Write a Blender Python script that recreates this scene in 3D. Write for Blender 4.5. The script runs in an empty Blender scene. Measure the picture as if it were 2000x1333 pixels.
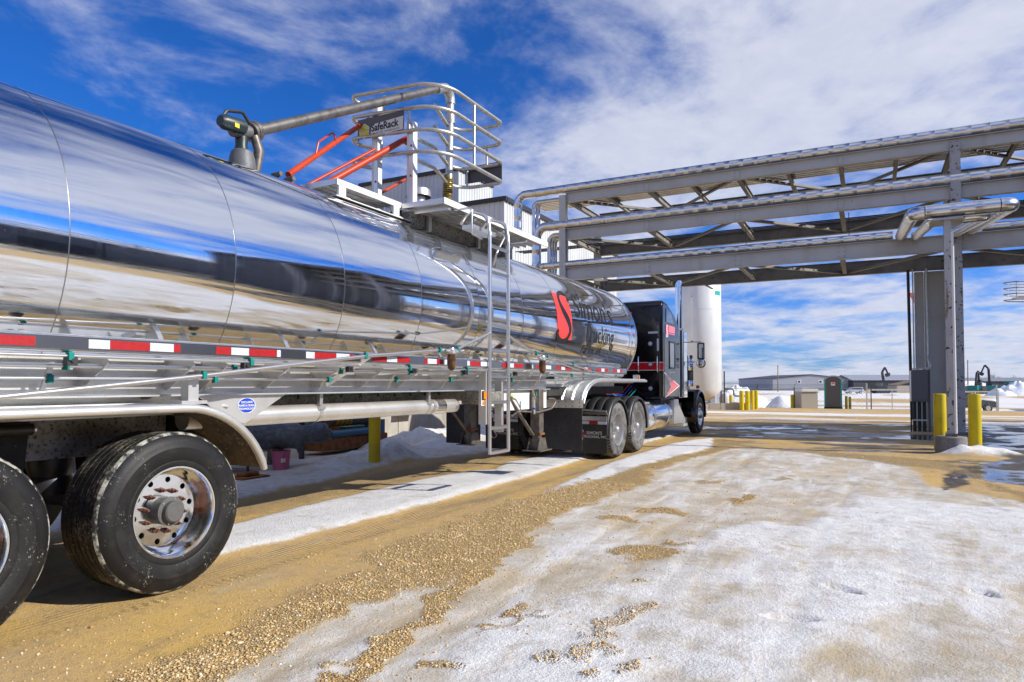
import bpy, bmesh, math, random
import numpy as np
from mathutils import Vector, Matrix
R_ = math.radians
random.seed(7)
scene = bpy.context.scene
col = scene.collection

# ------------------------------------------------------------------ camera
cam_d = bpy.data.cameras.new("camera"); cam = bpy.data.objects.new("camera", cam_d); col.objects.link(cam)
cam.location = (0, 0, 1.35)
cam.rotation_euler = (R_(90 + 1.7), 0, R_(27.7))
cam_d.sensor_width = 36; cam_d.lens = 24.0
cam_d.shift_y = 0.022
cam_d.clip_start = 0.05; cam_d.clip_end = 6000
scene.camera = cam

# ------------------------------------------------------------------ sky and sun
SUN_EL, SUN_AZ = 31.0, 80.0            # azimuth clockwise from +Y
world = bpy.data.worlds.new("World"); scene.world = world; world.use_nodes = True
nt = world.node_tree; N = nt.nodes; LK = nt.links
N.clear()
def wn(t, **k):
    n = N.new(t)
    for a, b in k.items(): setattr(n, a, b)
    return n
wo = wn("ShaderNodeOutputWorld"); bg = wn("ShaderNodeBackground"); bg.inputs[1].default_value = 0.1
sky = wn("ShaderNodeTexSky", sky_type='NISHITA', sun_disc=False)
sky.sun_elevation = R_(SUN_EL); sky.sun_rotation = R_(SUN_AZ); sky.altitude = 300
sky.air_density = 1.0; sky.dust_density = 0.4; sky.ozone_density = 2.5
tc = wn("ShaderNodeTexCoord")
sep = wn("ShaderNodeSeparateXYZ"); LK.new(tc.outputs["Generated"], sep.inputs[0])
def wmath(op, a, b=None, c=None, clamp=False):
    n = wn("ShaderNodeMath", operation=op, use_clamp=clamp)
    for i, q in enumerate((a, b, c)):
        if q is None: continue
        if isinstance(q, (int, float)): n.inputs[i].default_value = q
        else: LK.new(q, n.inputs[i])
    return n.outputs[0]
zc = wmath('MAXIMUM', sep.outputs[2], 0.0)
inv = wmath('DIVIDE', 1.0, wmath('ADD', zc, 0.09))
comb = wn("ShaderNodeCombineXYZ")
LK.new(wmath('MULTIPLY', sep.outputs[0], inv), comb.inputs[0]); LK.new(wmath('MULTIPLY', sep.outputs[1], inv), comb.inputs[1])
def wnoise(scale, detail, rough, loc, rot=0, stretch=(1, 1, 1), dist=0.0):
    mp = wn("ShaderNodeMapping"); LK.new(comb.outputs[0], mp.inputs[0])
    mp.inputs["Location"].default_value = loc; mp.inputs["Rotation"].default_value = (0, 0, R_(rot)); mp.inputs["Scale"].default_value = stretch
    n = wn("ShaderNodeTexNoise"); n.inputs["Scale"].default_value = scale; n.inputs["Detail"].default_value = detail
    n.inputs["Roughness"].default_value = rough; n.inputs["Distortion"].default_value = dist
    LK.new(mp.outputs[0], n.inputs["Vector"]); return n.outputs["Fac"]
big = wnoise(0.55, 3, 0.5, (6.3, 6.5, 0), 20, (1, 1, 1), 0.3)
med = wnoise(1.7, 10, 0.62, (29.5, 26.2, 0), 35, (1.0, 0.78, 1), 0.35)
fin = wnoise(6.5, 6, 0.6, (1.3, 5.0, 0), 35, (1.0, 0.8, 1), 0.3)
cl = wmath('ADD', wmath('MULTIPLY', big, 0.9), wmath('ADD', wmath('MULTIPLY', med, 0.85), wmath('MULTIPLY', fin, 0.16)))
mr = wn("ShaderNodeMapRange", interpolation_type='SMOOTHSTEP'); low = wn('ShaderNodeMapRange'); LK.new(sep.outputs[2], low.inputs[0]); low.inputs[1].default_value = 0.02; low.inputs[2].default_value = 0.11; low.inputs[3].default_value = 0.15; low.inputs[4].default_value = 0.0
LK.new(wmath('ADD', cl, low.outputs[0]), mr.inputs[0])
mr.inputs[1].default_value = 0.81; mr.inputs[2].default_value = 1.13; mr.inputs[3].default_value = 0.0; mr.inputs[4].default_value = 0.90
# clear blue base, graded by altitude as real sky is
tint = wn("ShaderNodeMix", data_type='RGBA', blend_type='MULTIPLY'); tint.inputs[0].default_value = 1.0
LK.new(sky.outputs[0], tint.inputs[6])
hz = wn('ShaderNodeMapRange'); LK.new(sep.outputs[2], hz.inputs[0]); hz.inputs[1].default_value = 0.0; hz.inputs[2].default_value = 0.30
tcol = wn('ShaderNodeMix', data_type='RGBA'); LK.new(hz.outputs[0], tcol.inputs[0]); tcol.inputs[6].default_value = (0.36, 0.62, 1.30, 1); tcol.inputs[7].default_value = (0.13, 0.50, 1.12, 1); LK.new(tcol.outputs[2], tint.inputs[7])
ccol = wn("ShaderNodeMix", data_type='RGBA'); LK.new(fin, ccol.inputs[0])
ccol.inputs[6].default_value = (4.3, 4.6, 5.9, 1); ccol.inputs[7].default_value = (6.7, 6.9, 7.6, 1)
mixc = wn("ShaderNodeMix", data_type='RGBA'); LK.new(mr.outputs[0], mixc.inputs[0])
LK.new(tint.outputs[2], mixc.inputs[6]); LK.new(ccol.outputs[2], mixc.inputs[7])
LK.new(mixc.outputs[2], bg.inputs[0]); LK.new(bg.outputs[0], wo.inputs[0])

sun_d = bpy.data.lights.new("sun", 'SUN'); sun_d.energy = 4.4; sun_d.angle = R_(0.53); sun_d.color = (1.0, 0.95, 0.87)
sun = bpy.data.objects.new("sun", sun_d); col.objects.link(sun)
sv = Vector((math.cos(R_(SUN_EL)) * math.sin(R_(SUN_AZ)), math.cos(R_(SUN_EL)) * math.cos(R_(SUN_AZ)), math.sin(R_(SUN_EL))))
sun.rotation_euler = sv.to_track_quat('Z', 'Y').to_euler(); sun.location = sv * 60

vs = scene.view_settings; vs.view_transform = 'Standard'; vs.look = 'None'; vs.exposure = 0.34; vs.gamma = 1.0; vs.use_curve_mapping = False
scene.cycles.use_denoising = True; scene.cycles.use_adaptive_sampling = True; scene.cycles.adaptive_threshold = 0.02
scene.cycles.max_bounces = 8; scene.cycles.glossy_bounces = 5; scene.cycles.diffuse_bounces = 3; scene.cycles.transmission_bounces = 4
scene.cycles.caustics_reflective = False; scene.cycles.caustics_refractive = False
scene.cycles.sample_clamp_indirect = 6.0

# ------------------------------------------------------------------ helpers
W = {}                                   # world origin of every object
def frame(d, up=(0, 0, 1)):
    d = Vector(d).normalized(); u = Vector(up)
    if abs(d.dot(u)) > 0.97: u = Vector((1, 0, 0)) if abs(d.x) < 0.9 else Vector((0, 1, 0))
    s = d.cross(u).normalized(); u = s.cross(d).normalized()
    return d, s, u
def fillet(pts, r, n=6, closed=False):
    P = [Vector(p) for p in pts]; out = []; m = len(P)
    rr = r if isinstance(r, (list, tuple)) else [r] * m
    for i in range(m):
        if not closed and i in (0, m - 1): out.append(P[i]); continue
        a, b, c_ = P[i - 1], P[i], P[(i + 1) % m]
        d1 = (a - b); d2 = (c_ - b); l1, l2 = d1.length, d2.length; d1.normalize(); d2.normalize()
        ang = d1.angle(d2)
        if ang > 3.1 or rr[i] <= 0: out.append(b); continue
        t = min(rr[i] / math.tan(ang / 2), l1 * .49 if (closed or 0 < i - 1) else l1 * .98, l2 * .49 if (closed or i + 1 < m - 1) else l2 * .98)
        r1 = t * math.tan(ang / 2); bis = (d1 + d2).normalized(); ctr = b + bis * (r1 / math.sin(ang / 2))
        s0 = b + d1 * t - ctr; s1 = b + d2 * t - ctr; tot = s0.angle(s1); ax = s0.cross(s1).normalized()
        for k in range(n + 1): out.append(ctr + Matrix.Rotation(tot * k / n, 3, ax) @ s0)
    return out
class MB:
    def __init__(self): self.v = []; self.f = []; self.s = []
    def add(self, vs_, fs, smooth=False):
        o = len(self.v); self.v += [tuple(x) for x in vs_]
        self.f += [tuple(i + o for i in q) for q in fs]; self.s += [smooth] * len(fs); return self
    def box(self, x0, x1, y0, y1, z0, z1):
        v = [(x0, y0, z0), (x1, y0, z0), (x1, y1, z0), (x0, y1, z0), (x0, y0, z1), (x1, y0, z1), (x1, y1, z1), (x0, y1, z1)]
        return self.add(v, [(0, 3, 2, 1), (4, 5, 6, 7), (0, 1, 5, 4), (1, 2, 6, 5), (2, 3, 7, 6), (3, 0, 4, 7)])
    def bar(self, p0, p1, w, h, up=(0, 0, 1)):
        p0, p1 = Vector(p0), Vector(p1); d, s, u = frame(p1 - p0, up); s = s * w / 2; u = u * h / 2
        v = [p0 - s - u, p0 + s - u, p0 + s + u, p0 - s + u, p1 - s - u, p1 + s - u, p1 + s + u, p1 - s + u]
        return self.add(v, [(0, 3, 2, 1)[::-1], (4, 5, 6, 7)[::-1], (0, 1, 5, 4)[::-1], (1, 2, 6, 5)[::-1], (2, 3, 7, 6)[::-1], (3, 0, 4, 7)[::-1]])
    def beam(self, p0, p1, h, w, tw, tf, up=(0, 0, 1)):
        """I section"""
        p0, p1 = Vector(p0), Vector(p1); d, s, u = frame(p1 - p0, up)
        pr = [(-w/2, -h/2), (w/2, -h/2), (w/2, -h/2+tf), (tw/2, -h/2+tf), (tw/2, h/2-tf), (w/2, h/2-tf), (w/2, h/2), (-w/2, h/2), (-w/2, h/2-tf), (-tw/2, h/2-tf), (-tw/2, -h/2+tf), (-w/2, -h/2+tf)]
        v = [p0 + s * a + u * b for a, b in pr] + [p1 + s * a + u * b for a, b in pr]; n = 12
        fs = [(i, i + n, (i + 1) % n + n, (i + 1) % n) for i in range(n)]
        caps = [(0, 1, 2, 11), (11, 2, 3, 10), (10, 3, 4, 9), (9, 4, 5, 8), (8, 5, 6, 7)]
        fs += caps + [tuple(i + n for i in q[::-1]) for q in caps]
        return self.add(v, fs)
    def tube(self, pts, r, n=10, caps=True, closed=False, smooth=True):
        P = [Vector(p) for p in pts]; m = len(P); rr = r if isinstance(r, (list, tuple)) else [r] * m
        T = []
        for i in range(m):
            a = P[i - 1] if (i > 0 or closed) else P[0]; b = P[(i + 1) % m] if (i < m - 1 or closed) else P[-1]
            T.append((b - a).normalized())
        d, s, u = frame(T[0]); v = []; fs = []
        for i in range(m):
            if i: 
                q = T[i - 1].rotation_difference(T[i]); s = q @ s; u = q @ u
            for k in range(n):
                a = 2 * math.pi * k / n; v.append(P[i] + (s * math.cos(a) + u * math.sin(a)) * rr[i])
        L = m if closed else m - 1
        for i in range(L):
            j = (i + 1) % m
            fs += [(i * n + k, i * n + (k + 1) % n, j * n + (k + 1) % n, j * n + k)[::-1] for k in range(n)]
        self.add(v, fs, smooth)
        if caps and not closed: self.add(v[:n], [tuple(range(n))]); self.add(v[-n:], [tuple(range(n))[::-1]])
        return self
    def lathe(self, prof, o=(0, 0, 0), axis='z', n=32, smooth=True, a0=0, a1=360, capends=False):
        """prof: (radius, height along axis)"""
        o = Vector(o); v = []; fs = []; full = abs(a1 - a0) >= 359.9; m = len(prof); c = n if full else n + 1
        for k in range(c):
            a = R_(a0 + (a1 - a0) * k / n); ca, sa = math.cos(a), math.sin(a)
            for r, h in prof:
                p = {'z': (r * ca, r * sa, h), 'x': (h, r * ca, r * sa), 'y': (r * sa, h, r * ca)}[axis]
                v.append(o + Vector(p))
        for k in range(n):
            j = (k + 1) % c
            for i in range(m - 1):
                if prof[i][0] < 1e-6 and prof[i+1][0] < 1e-6: continue
                fs.append((k * m + i, j * m + i, j * m + i + 1, k * m + i + 1))
        return self.add(v, fs, smooth)
    def prism(self, poly, axis, a, b):
        """poly in the two other axes (cyclic order), extruded from a to b along axis"""
        def P(p, h): return {'x': (h, p[0], p[1]), 'y': (p[0], h, p[1]), 'z': (p[0], p[1], h)}[axis]
        n = len(poly); v = [P(p, a) for p in poly] + [P(p, b) for p in poly]
        fs = [(i, (i + 1) % n, (i + 1) % n + n, i + n) for i in range(n)] + [tuple(range(n))[::-1], tuple(range(n, 2 * n))]
        return self.add(v, fs)
    def mesh(self, name):
        me = bpy.data.meshes.new(name); me.from_pydata(self.v, [], self.f); me.update()
        bm = bmesh.new(); bm.from_mesh(me); bmesh.ops.remove_doubles(bm, verts=bm.verts, dist=1e-5)
        bmesh.ops.recalc_face_normals(bm, faces=bm.faces); bm.to_mesh(me); bm.free()
        return me
    def build(self, name, mat, parent=None, loc=(0, 0, 0), bevel=0, rot=None, smooth=None, seg=2):
        me = self.mesh(name); me.materials.append(mat)
        sm = any(self.s) if smooth is None else smooth
        if sm:
            me.polygons.foreach_set("use_smooth", [True] * len(me.polygons)); me.set_sharp_from_angle(angle=R_(38))
        o = bpy.data.objects.new(name, me); place(o, parent, loc, rot)
        if bevel:
            b = o.modifiers.new("bevel", 'BEVEL'); b.width = bevel; b.segments = seg; b.limit_method = 'ANGLE'; b.angle_limit = R_(40)
            b.harden_normals = False
            if seg > 2: me.polygons.foreach_set("use_smooth", [True] * len(me.polygons)); me.set_sharp_from_angle(angle=R_(60))
        return o
def place(o, parent, loc, rot=None):
    """loc is where the mesh origin lies in the parent's unrotated world frame"""
    if o.name not in col.objects: col.objects.link(o)
    loc = Vector(loc); W[o.name] = loc
    if parent is not None: o.parent = parent; o.location = loc - W[parent.name]
    else: o.location = loc
    if rot is not None: o.rotation_euler = rot
    return o
def inst(src, parent, loc, rot=None, scale=None):
    o = src.copy(); col.objects.link(o); W[o.name] = Vector(loc); o.parent = parent
    o.location = Vector(loc) - (W[parent.name] if parent is not None else Vector((0, 0, 0)))
    if rot is not None: o.rotation_euler = rot
    if scale is not None: o.scale = scale
    return o
def tag(o, label, cat, group=None, kind=None):
    if label: o["label"] = label
    if cat: o["category"] = cat
    if group: o["group"] = group
    if kind: o["kind"] = kind
    return o
def thing(name, loc, label, cat, group=None):
    o = bpy.data.objects.new(name, None); o.empty_display_size = .2; col.objects.link(o); o.location = loc; W[o.name] = Vector(loc)
    return tag(o, label, cat, group)
def kids(o): return [c for c in o.children]
def copy_tree(src, loc, rotz=None, label=None, scale=None):
    r = src.copy(); col.objects.link(r); r.location = loc; W[r.name] = Vector(loc)
    if rotz is not None: r.rotation_euler = (0, 0, rotz)
    if scale is not None: r.scale = scale
    if label: r["label"] = label
    def rec(a, b):
        for ch in kids(a):
            c = ch.copy(); col.objects.link(c); c.parent = b; W[c.name] = W[ch.name] - W[a.name] + W[b.name]; rec(ch, c)
    rec(src, r); return r
def text_geo(s, size=1.0, shear=0.0, sx=1.0, bold=0.0, spacing=1.0, align='LEFT'):
    cu = bpy.data.curves.new("t", 'FONT'); cu.body = s; cu.size = size; cu.shear = shear; cu.offset = bold; cu.space_character = spacing
    cu.align_x = align; cu.resolution_u = 3
    ob = bpy.data.objects.new("t", cu); me = bpy.data.meshes.new_from_object(ob)
    v = [(p.co.x * sx, p.co.y) for p in me.vertices]; f = [tuple(p.vertices) for p in me.polygons]
    bpy.data.objects.remove(ob); bpy.data.curves.remove(cu); bpy.data.meshes.remove(me)
    return v, f
def flat_text(name, s, mat, parent, o, ex, ey, size, thick=.0015, **k):
    """lettering as thin raised faces on the plane o + x*ex + y*ey"""
    v, f = text_geo(s, size, **k); o, ex, ey = Vector(o), Vector(ex), Vector(ey); nrm = ex.cross(ey).normalized()
    m = MB(); m.add([o + ex * a + ey * b + nrm * thick for a, b in v], f)
    return m.build(name, mat, parent)
# ------------------------------------------------------------------ materials
def mat(name, c, rough=.5, metal=0., var=None, spk=None, bump=None, coat=0., rvar=None, streak=None, spec=None):
    """var=(colour, scale, lo, hi)  spk=(colour, scale, lo, hi)  streak=(colour, scale, lo, hi): stretched along z"""
    m = bpy.data.materials.new(name); m.use_nodes = True; t = m.node_tree; n = t.nodes; l = t.links
    b = n["Principled BSDF"]; b.inputs["Roughness"].default_value = rough; b.inputs["Metallic"].default_value = metal
    if coat: b.inputs["Coat Weight"].default_value = coat; b.inputs["Coat Roughness"].default_value = .03
    if spec is not None: b.inputs["Specular IOR Level"].default_value = spec
    g = n.new("ShaderNodeNewGeometry"); cur = None
    def rgb(c_): return (c_[0], c_[1], c_[2], 1)
    def layer(cur, c2, sc, lo, hi, det=5, stretch=None):
        vec = g.outputs["Position"]
        if stretch:
            mp = n.new("ShaderNodeMapping"); mp.inputs["Scale"].default_value = stretch; l.new(vec, mp.inputs[0]); vec = mp.outputs[0]
        nz = n.new("ShaderNodeTexNoise"); nz.inputs["Scale"].default_value = sc; nz.inputs["Detail"].default_value = det; nz.inputs["Roughness"].default_value = .6
        l.new(vec, nz.inputs["Vector"])
        r = n.new("ShaderNodeMapRange"); r.interpolation_type = 'SMOOTHSTEP'; r.inputs[1].default_value = lo; r.inputs[2].default_value = hi; l.new(nz.outputs["Fac"], r.inputs[0])
        x = n.new("ShaderNodeMix"); x.data_type = 'RGBA'; l.new(r.outputs[0], x.inputs[0])
        if cur is None: x.inputs[6].default_value = rgb(c)
        else: l.new(cur, x.inputs[6])
        x.inputs[7].default_value = rgb(c2); return x.outputs[2], r.outputs[0]
    if var: cur, _ = layer(cur, *var)
    if streak: cur, _ = layer(cur, *streak, stretch=(1, 1, .12))
    sf = None
    if spk: cur, sf = layer(cur, *spk, det=3)
    if cur is None: b.inputs["Base Color"].default_value = rgb(c)
    else: l.new(cur, b.inputs["Base Color"])
    if sf is not None and metal > .5:
        q = n.new("ShaderNodeMapRange"); q.inputs[3].default_value = metal; q.inputs[4].default_value = 0.1; l.new(sf, q.inputs[0]); l.new(q.outputs[0], b.inputs["Metallic"])
        q = n.new("ShaderNodeMapRange"); q.inputs[3].default_value = rough; q.inputs[4].default_value = .8; l.new(sf, q.inputs[0]); l.new(q.outputs[0], b.inputs["Roughness"])
    elif rvar:
        nz = n.new("ShaderNodeTexNoise"); nz.inputs["Scale"].default_value = rvar[0]; nz.inputs["Detail"].default_value = 4; l.new(g.outputs["Position"], nz.inputs["Vector"])
        q = n.new("ShaderNodeMapRange"); q.inputs[1].default_value = .3; q.inputs[2].default_value = .7; q.inputs[3].default_value = rvar[1]; q.inputs[4].default_value = rvar[2]
        l.new(nz.outputs["Fac"], q.inputs[0]); l.new(q.outputs[0], b.inputs["Roughness"])
    if bump:
        nz = n.new("ShaderNodeTexNoise"); nz.inputs["Scale"].default_value = bump[0]; nz.inputs["Detail"].default_value = 4; l.new(g.outputs["Position"], nz.inputs["Vector"])
        bp = n.new("ShaderNodeBump"); bp.inputs["Strength"].default_value = bump[1]; bp.inputs["Distance"].default_value = bump[2] if len(bump) > 2 else .01
        l.new(nz.outputs["Fac"], bp.inputs["Height"]); l.new(bp.outputs[0], b.inputs["Normal"])
    return m
def tank_mat():
    m = mat("polished_tank", (.80, .82, .85), .035, 1.0)
    t = m.node_tree; n = t.nodes; l = t.links; b = n["Principled BSDF"]; g = n.new("ShaderNodeNewGeometry")
    mp = n.new("ShaderNodeMapping"); mp.inputs["Scale"].default_value = (.6, 7, .6); l.new(g.outputs["Position"], mp.inputs[0])
    nz = n.new("ShaderNodeTexNoise"); nz.inputs["Scale"].default_value = 2.2; nz.inputs["Detail"].default_value = 8; nz.inputs["Roughness"].default_value = .7; l.new(mp.outputs[0], nz.inputs["Vector"])
    q = n.new("ShaderNodeMapRange"); q.inputs[1].default_value = .40; q.inputs[2].default_value = .75; q.inputs[3].default_value = .035; q.inputs[4].default_value = .13
    l.new(nz.outputs["Fac"], q.inputs[0]); l.new(q.outputs[0], b.inputs["Roughness"])
    # fine dust speckle
    n2 = n.new("ShaderNodeTexNoise"); n2.inputs["Scale"].default_value = 170; n2.inputs["Detail"].default_value = 2; l.new(g.outputs["Position"], n2.inputs["Vector"])
    q2 = n.new("ShaderNodeMapRange"); q2.inputs[1].default_value = .70; q2.inputs[2].default_value = .78; q2.inputs[3].default_value = 1.0; q2.inputs[4].default_value = .55; l.new(n2.outputs["Fac"], q2.inputs[0])
    l.new(q2.outputs[0], b.inputs["Metallic"])
    # slight unevenness of rolled sheet
    n3 = n.new("ShaderNodeTexNoise"); n3.inputs["Scale"].default_value = 1.1; n3.inputs["Detail"].default_value = 1.5; l.new(g.outputs["Position"], n3.inputs["Vector"])
    bp = n.new("ShaderNodeBump"); bp.inputs["Strength"].default_value = .12; bp.inputs["Distance"].default_value = .02; l.new(n3.outputs["Fac"], bp.inputs["Height"]); l.new(bp.outputs[0], b.inputs["Normal"])
    return m
def tyre_mat(name, dirt, lo, hi):
    m = mat(name, (.007, .007, .008), .55, 0, var=((.017, .0165, .016), 9, .42, .72), bump=(60, .25, .004), spec=.35)
    t = m.node_tree; n = t.nodes; l = t.links; b = n["Principled BSDF"]; src = b.inputs["Base Color"].links[0].from_socket
    g = n.new("ShaderNodeNewGeometry")
    nz = n.new("ShaderNodeTexNoise"); nz.inputs["Scale"].default_value = 55; nz.inputs["Detail"].default_value = 6; nz.inputs["Roughness"].default_value = .75; l.new(g.outputs["Position"], nz.inputs["Vector"])
    nb = n.new("ShaderNodeTexNoise"); nb.inputs["Scale"].default_value = 6; nb.inputs["Detail"].default_value = 3; l.new(g.outputs["Position"], nb.inputs["Vector"])
    ad = n.new("ShaderNodeMath"); ad.operation = 'MULTIPLY_ADD'; ad.inputs[1].default_value = .55; l.new(nb.outputs["Fac"], ad.inputs[0]); l.new(nz.outputs["Fac"], ad.inputs[2])
    r = n.new("ShaderNodeMapRange"); r.inputs[1].default_value = lo; r.inputs[2].default_value = hi; l.new(ad.outputs[0], r.inputs[0])
    x = n.new("ShaderNodeMix"); x.data_type = 'RGBA'; l.new(r.outputs[0], x.inputs[0]); l.new(src, x.inputs[6]); x.inputs[7].default_value = (*dirt, 1)
    l.new(x.outputs[2], b.inputs["Base Color"]); return m
K = {}
K['tank'] = tank_mat()
K['seam'] = mat("weld_band", (.34, .345, .35), .28, 1.0)
K['polish'] = mat("polished_aluminium", (.82, .83, .84), .09, 1.0, rvar=(14, .05, .22))
K['chrome'] = mat("chrome", (.80, .81, .82), .04, 1.0)
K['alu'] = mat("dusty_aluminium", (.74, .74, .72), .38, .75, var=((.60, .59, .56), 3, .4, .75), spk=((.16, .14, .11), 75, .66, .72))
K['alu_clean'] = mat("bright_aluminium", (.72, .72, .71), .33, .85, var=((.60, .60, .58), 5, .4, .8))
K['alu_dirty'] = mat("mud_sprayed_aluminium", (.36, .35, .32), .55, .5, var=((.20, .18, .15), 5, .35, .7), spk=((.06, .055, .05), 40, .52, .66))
K['white_alu'] = mat("white_coated_aluminium", (.80, .80, .79), .42, .1, var=((.68, .67, .64), 6, .45, .8))
K['stainless'] = mat("stainless_tube", (.72, .71, .69), .30, 1.0)
K['rail'] = mat("polished_rail", (.55, .55, .55), .22, 1.0)
K['galv'] = mat("galvanised_steel", (.56, .55, .51), .42, .8, var=((.42, .40, .36), 14, .4, .75))
K['jacket'] = mat("pipe_jacketing", (.72, .73, .75), .26, 1.0, var=((.58, .59, .61), 2.5, .4, .75))
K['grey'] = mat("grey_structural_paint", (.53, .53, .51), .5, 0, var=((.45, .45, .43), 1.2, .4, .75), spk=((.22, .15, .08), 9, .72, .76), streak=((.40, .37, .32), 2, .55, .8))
K['greyd'] = mat("shaded_grimy_grey", (.25, .24, .21), .6, 0, var=((.18, .165, .14), 1.6, .4, .7), spk=((.16, .09, .04), 9, .62, .70))  # same rack grey, darkened for shade on undersides and far beams, with rust flecks
K['rusty'] = mat("chipped_grey_paint", (.44, .445, .45), .5, 0, var=((.36, .36, .36), 2, .4, .75), streak=((.24, .13, .05), 7, .62, .70), spk=((.055, .03, .018), 11, .60, .64))
K['oldsteel'] = mat("weathered_steel", (.20, .18, .16), .5, .6, var=((.11, .095, .08), 12, .35, .7), streak=((.20, .12, .07), 9, .55, .75))
K['rust'] = mat("rusted_steel", (.30, .11, .03), .8, .1, var=((.12, .05, .02), 10, .4, .7), spk=((.42, .19, .05), 30, .58, .7))
K['black'] = mat("black_gloss_paint", (.004, .004, .005), .16, 0, coat=.35, rvar=(4, .10, .22), spec=.35)
K['blackp'] = mat("black_plastic", (.022, .022, .024), .42, 0, var=((.04, .04, .04), 8, .4, .8), spk=((.14, .13, .11), 90, .71, .76))
K['blackm'] = mat("black_underbody", (.016, .016, .016), .7, 0, var=((.05, .045, .04), 7, .45, .75), spk=((.25, .24, .2), 70, .69, .74))
K['flap'] = mat("rubber_flap", (.016, .016, .017), .55, 0, var=((.04, .039, .037), 4, .4, .8), spk=((.20, .19, .175), 70, .62, .72))
K['tyre'] = tyre_mat("trailer_tyre_rubber", (.42, .41, .36), .93, 1.02)
K['tread'] = tyre_mat("tread_rubber", (.22, .20, .15), .80, .98)
K['tyre_mud'] = tyre_mat("muddy_tyre_rubber", (.20, .195, .185), .64, .86)
K['scuff'] = mat("scuffed_shoulder", (.40, .39, .33), .8, 0, var=((.014, .014, .014), 16, .38, .56))
K['hub'] = mat("grey_hub_cap", (.10, .10, .10), .6, .0, var=((.09, .085, .08), 20, .4, .7))
K['dark'] = mat("dark_recess", (.012, .012, .012), .8)
K['red'] = mat("red_paint", (.58, .012, .025), .22, 0, coat=.6)
K['redv'] = mat("red_vinyl", (.85, .05, .045), .35)
K['tred'] = mat("red_reflective_tape", (.40, .010, .012), .4, 0, var=((.30, .008, .01), 30, .4, .7))
K['twhite'] = mat("white_reflective_tape", (.60, .63, .70), .4, 0, var=((.50, .53, .60), 30, .4, .7))
K['white'] = mat("white_paint", (.80, .80, .79), .4, 0, var=((.72, .72, .70), 1.5, .4, .8))
K['blackv'] = mat("black_vinyl", (.008, .008, .009), .35)
K['pink'] = mat("pink_plastic", (.56, .13, .24), .5, 0, var=((.44, .11, .19), 9, .4, .8))
K['pinkv'] = mat("pink_vinyl", (.80, .18, .24), .4)
K['teal'] = mat("teal_plastic", (.0, .22, .19), .4)
K['tealb'] = mat("teal_panel", (.0, .36, .30), .45)
K['yellow'] = mat("yellow_bollard_paint", (.62, .48, .0), .45, 0, var=((.52, .40, .01), 4, .4, .75), streak=((.36, .28, .05), 5, .56, .74), spk=((.16, .12, .06), 16, .66, .71))
K['orange'] = mat("orange_paint", (.52, .052, .008), .42, 0, var=((.40, .04, .008), 6, .4, .8), spk=((.12, .05, .03), 28, .69, .74))
K['amber'] = mat("amber_lens", (.85, .22, .0), .2, 0, coat=.5)
K['blue'] = mat("blue_sticker", (.01, .06, .55), .35)
K['bluep'] = mat("blue_machine_paint", (.05, .14, .24), .45, 0, var=((.10, .10, .10), 10, .5, .8))
K['glass'] = mat("window_glass", (.02, .03, .05), .05, 0, coat=1.0)
K['concrete'] = mat("concrete", (.42, .39, .34), .85, 0, var=((.32, .30, .26), 2.2, .35, .7), streak=((.26, .23, .18), 3, .5, .75), bump=(30, .3, .01))
K['concrete_d'] = mat("weathered_concrete", (.24, .23, .215), .85, 0, var=((.16, .155, .15), 4, .35, .7), spk=((.34, .33, .31), 26, .58, .72), bump=(34, .35, .01))
K['clad'] = mat("white_steel_cladding", (.60, .61, .61), .45, 0, var=((.52, .53, .53), .5, .4, .7))
K['cladg'] = mat("pale_grey_cladding", (.62, .65, .68), .45, 0, var=((.55, .57, .60), .5, .4, .7))
K['trim'] = mat("charcoal_trim", (.025, .026, .03), .5)
K['blanket'] = mat("insulation_blanket", (.085, .105, .14), .55, 0, var=((.15, .175, .21), 6, .4, .7), bump=(7, 1.0, .10))
K['darkgrey'] = mat("dark_grey_plastic", (.10, .10, .11), .5)
K['signgrey'] = mat("sign_grey", (.10, .10, .10), .5)
K['signyel'] = mat("sign_yellow", (.70, .68, .04), .45)
K['brass'] = mat("spring_brass", (.30, .23, .06), .4, .6)
K['tank_w'] = mat("white_tank_paint", (.64, .66, .68), .35, 0, var=((.56, .58, .61), .6, .4, .7), streak=((.50, .50, .48), 1.5, .55, .8))
K['hangar'] = mat("grey_hangar_cladding", (.30, .31, .34), .6)
K['shed_d'] = mat("dark_shed_cladding", (.055, .055, .062), .6)
K['roof_l'] = mat("pale_metal_roof", (.42, .44, .48), .5, .2)
K['wood'] = mat("weathered_pole_wood", (.22, .16, .11), .8)
K['beige'] = mat("beige_cladding", (.44, .40, .35), .6)
K['snow_m'] = mat("piled_snow", (.80, .83, .88), .7, 0, var=((.62, .62, .62), 1.5, .45, .8), bump=(5, .6, .06))
K['mach_y'] = mat("machine_yellow", (.50, .28, .015), .5, 0, var=((.30, .18, .03), 2, .4, .7))
K['mach_t'] = mat("machine_teal", (.01, .18, .17), .5)
K['paintnavy'] = mat("dark_blue_car_paint", (.010, .016, .03), .2, 0, coat=1.0)
K['silverpaint'] = mat("silver_car_paint", (.50, .51, .53), .3, .3)
K['hydrant'] = mat("red_hydrant", (.40, .03, .025), .5)
K['chain'] = mat("chain_link_wire", (.34, .35, .36), .5, .4)
K['duct'] = mat("dark_cladding", (.17, .175, .18), .6, 0, var=((.13, .13, .135), .3, .4, .7))
K['red_far'] = mat("red_sign_panel", (.55, .10, .14), .5)

K['mudliner'] = mat("mud_sprayed_liner", (.20, .145, .075), .85, 0, var=((.09, .065, .035), 5, .35, .65), spk=((.34, .27, .16), 36, .56, .66), bump=(40, .5, .01))
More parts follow.
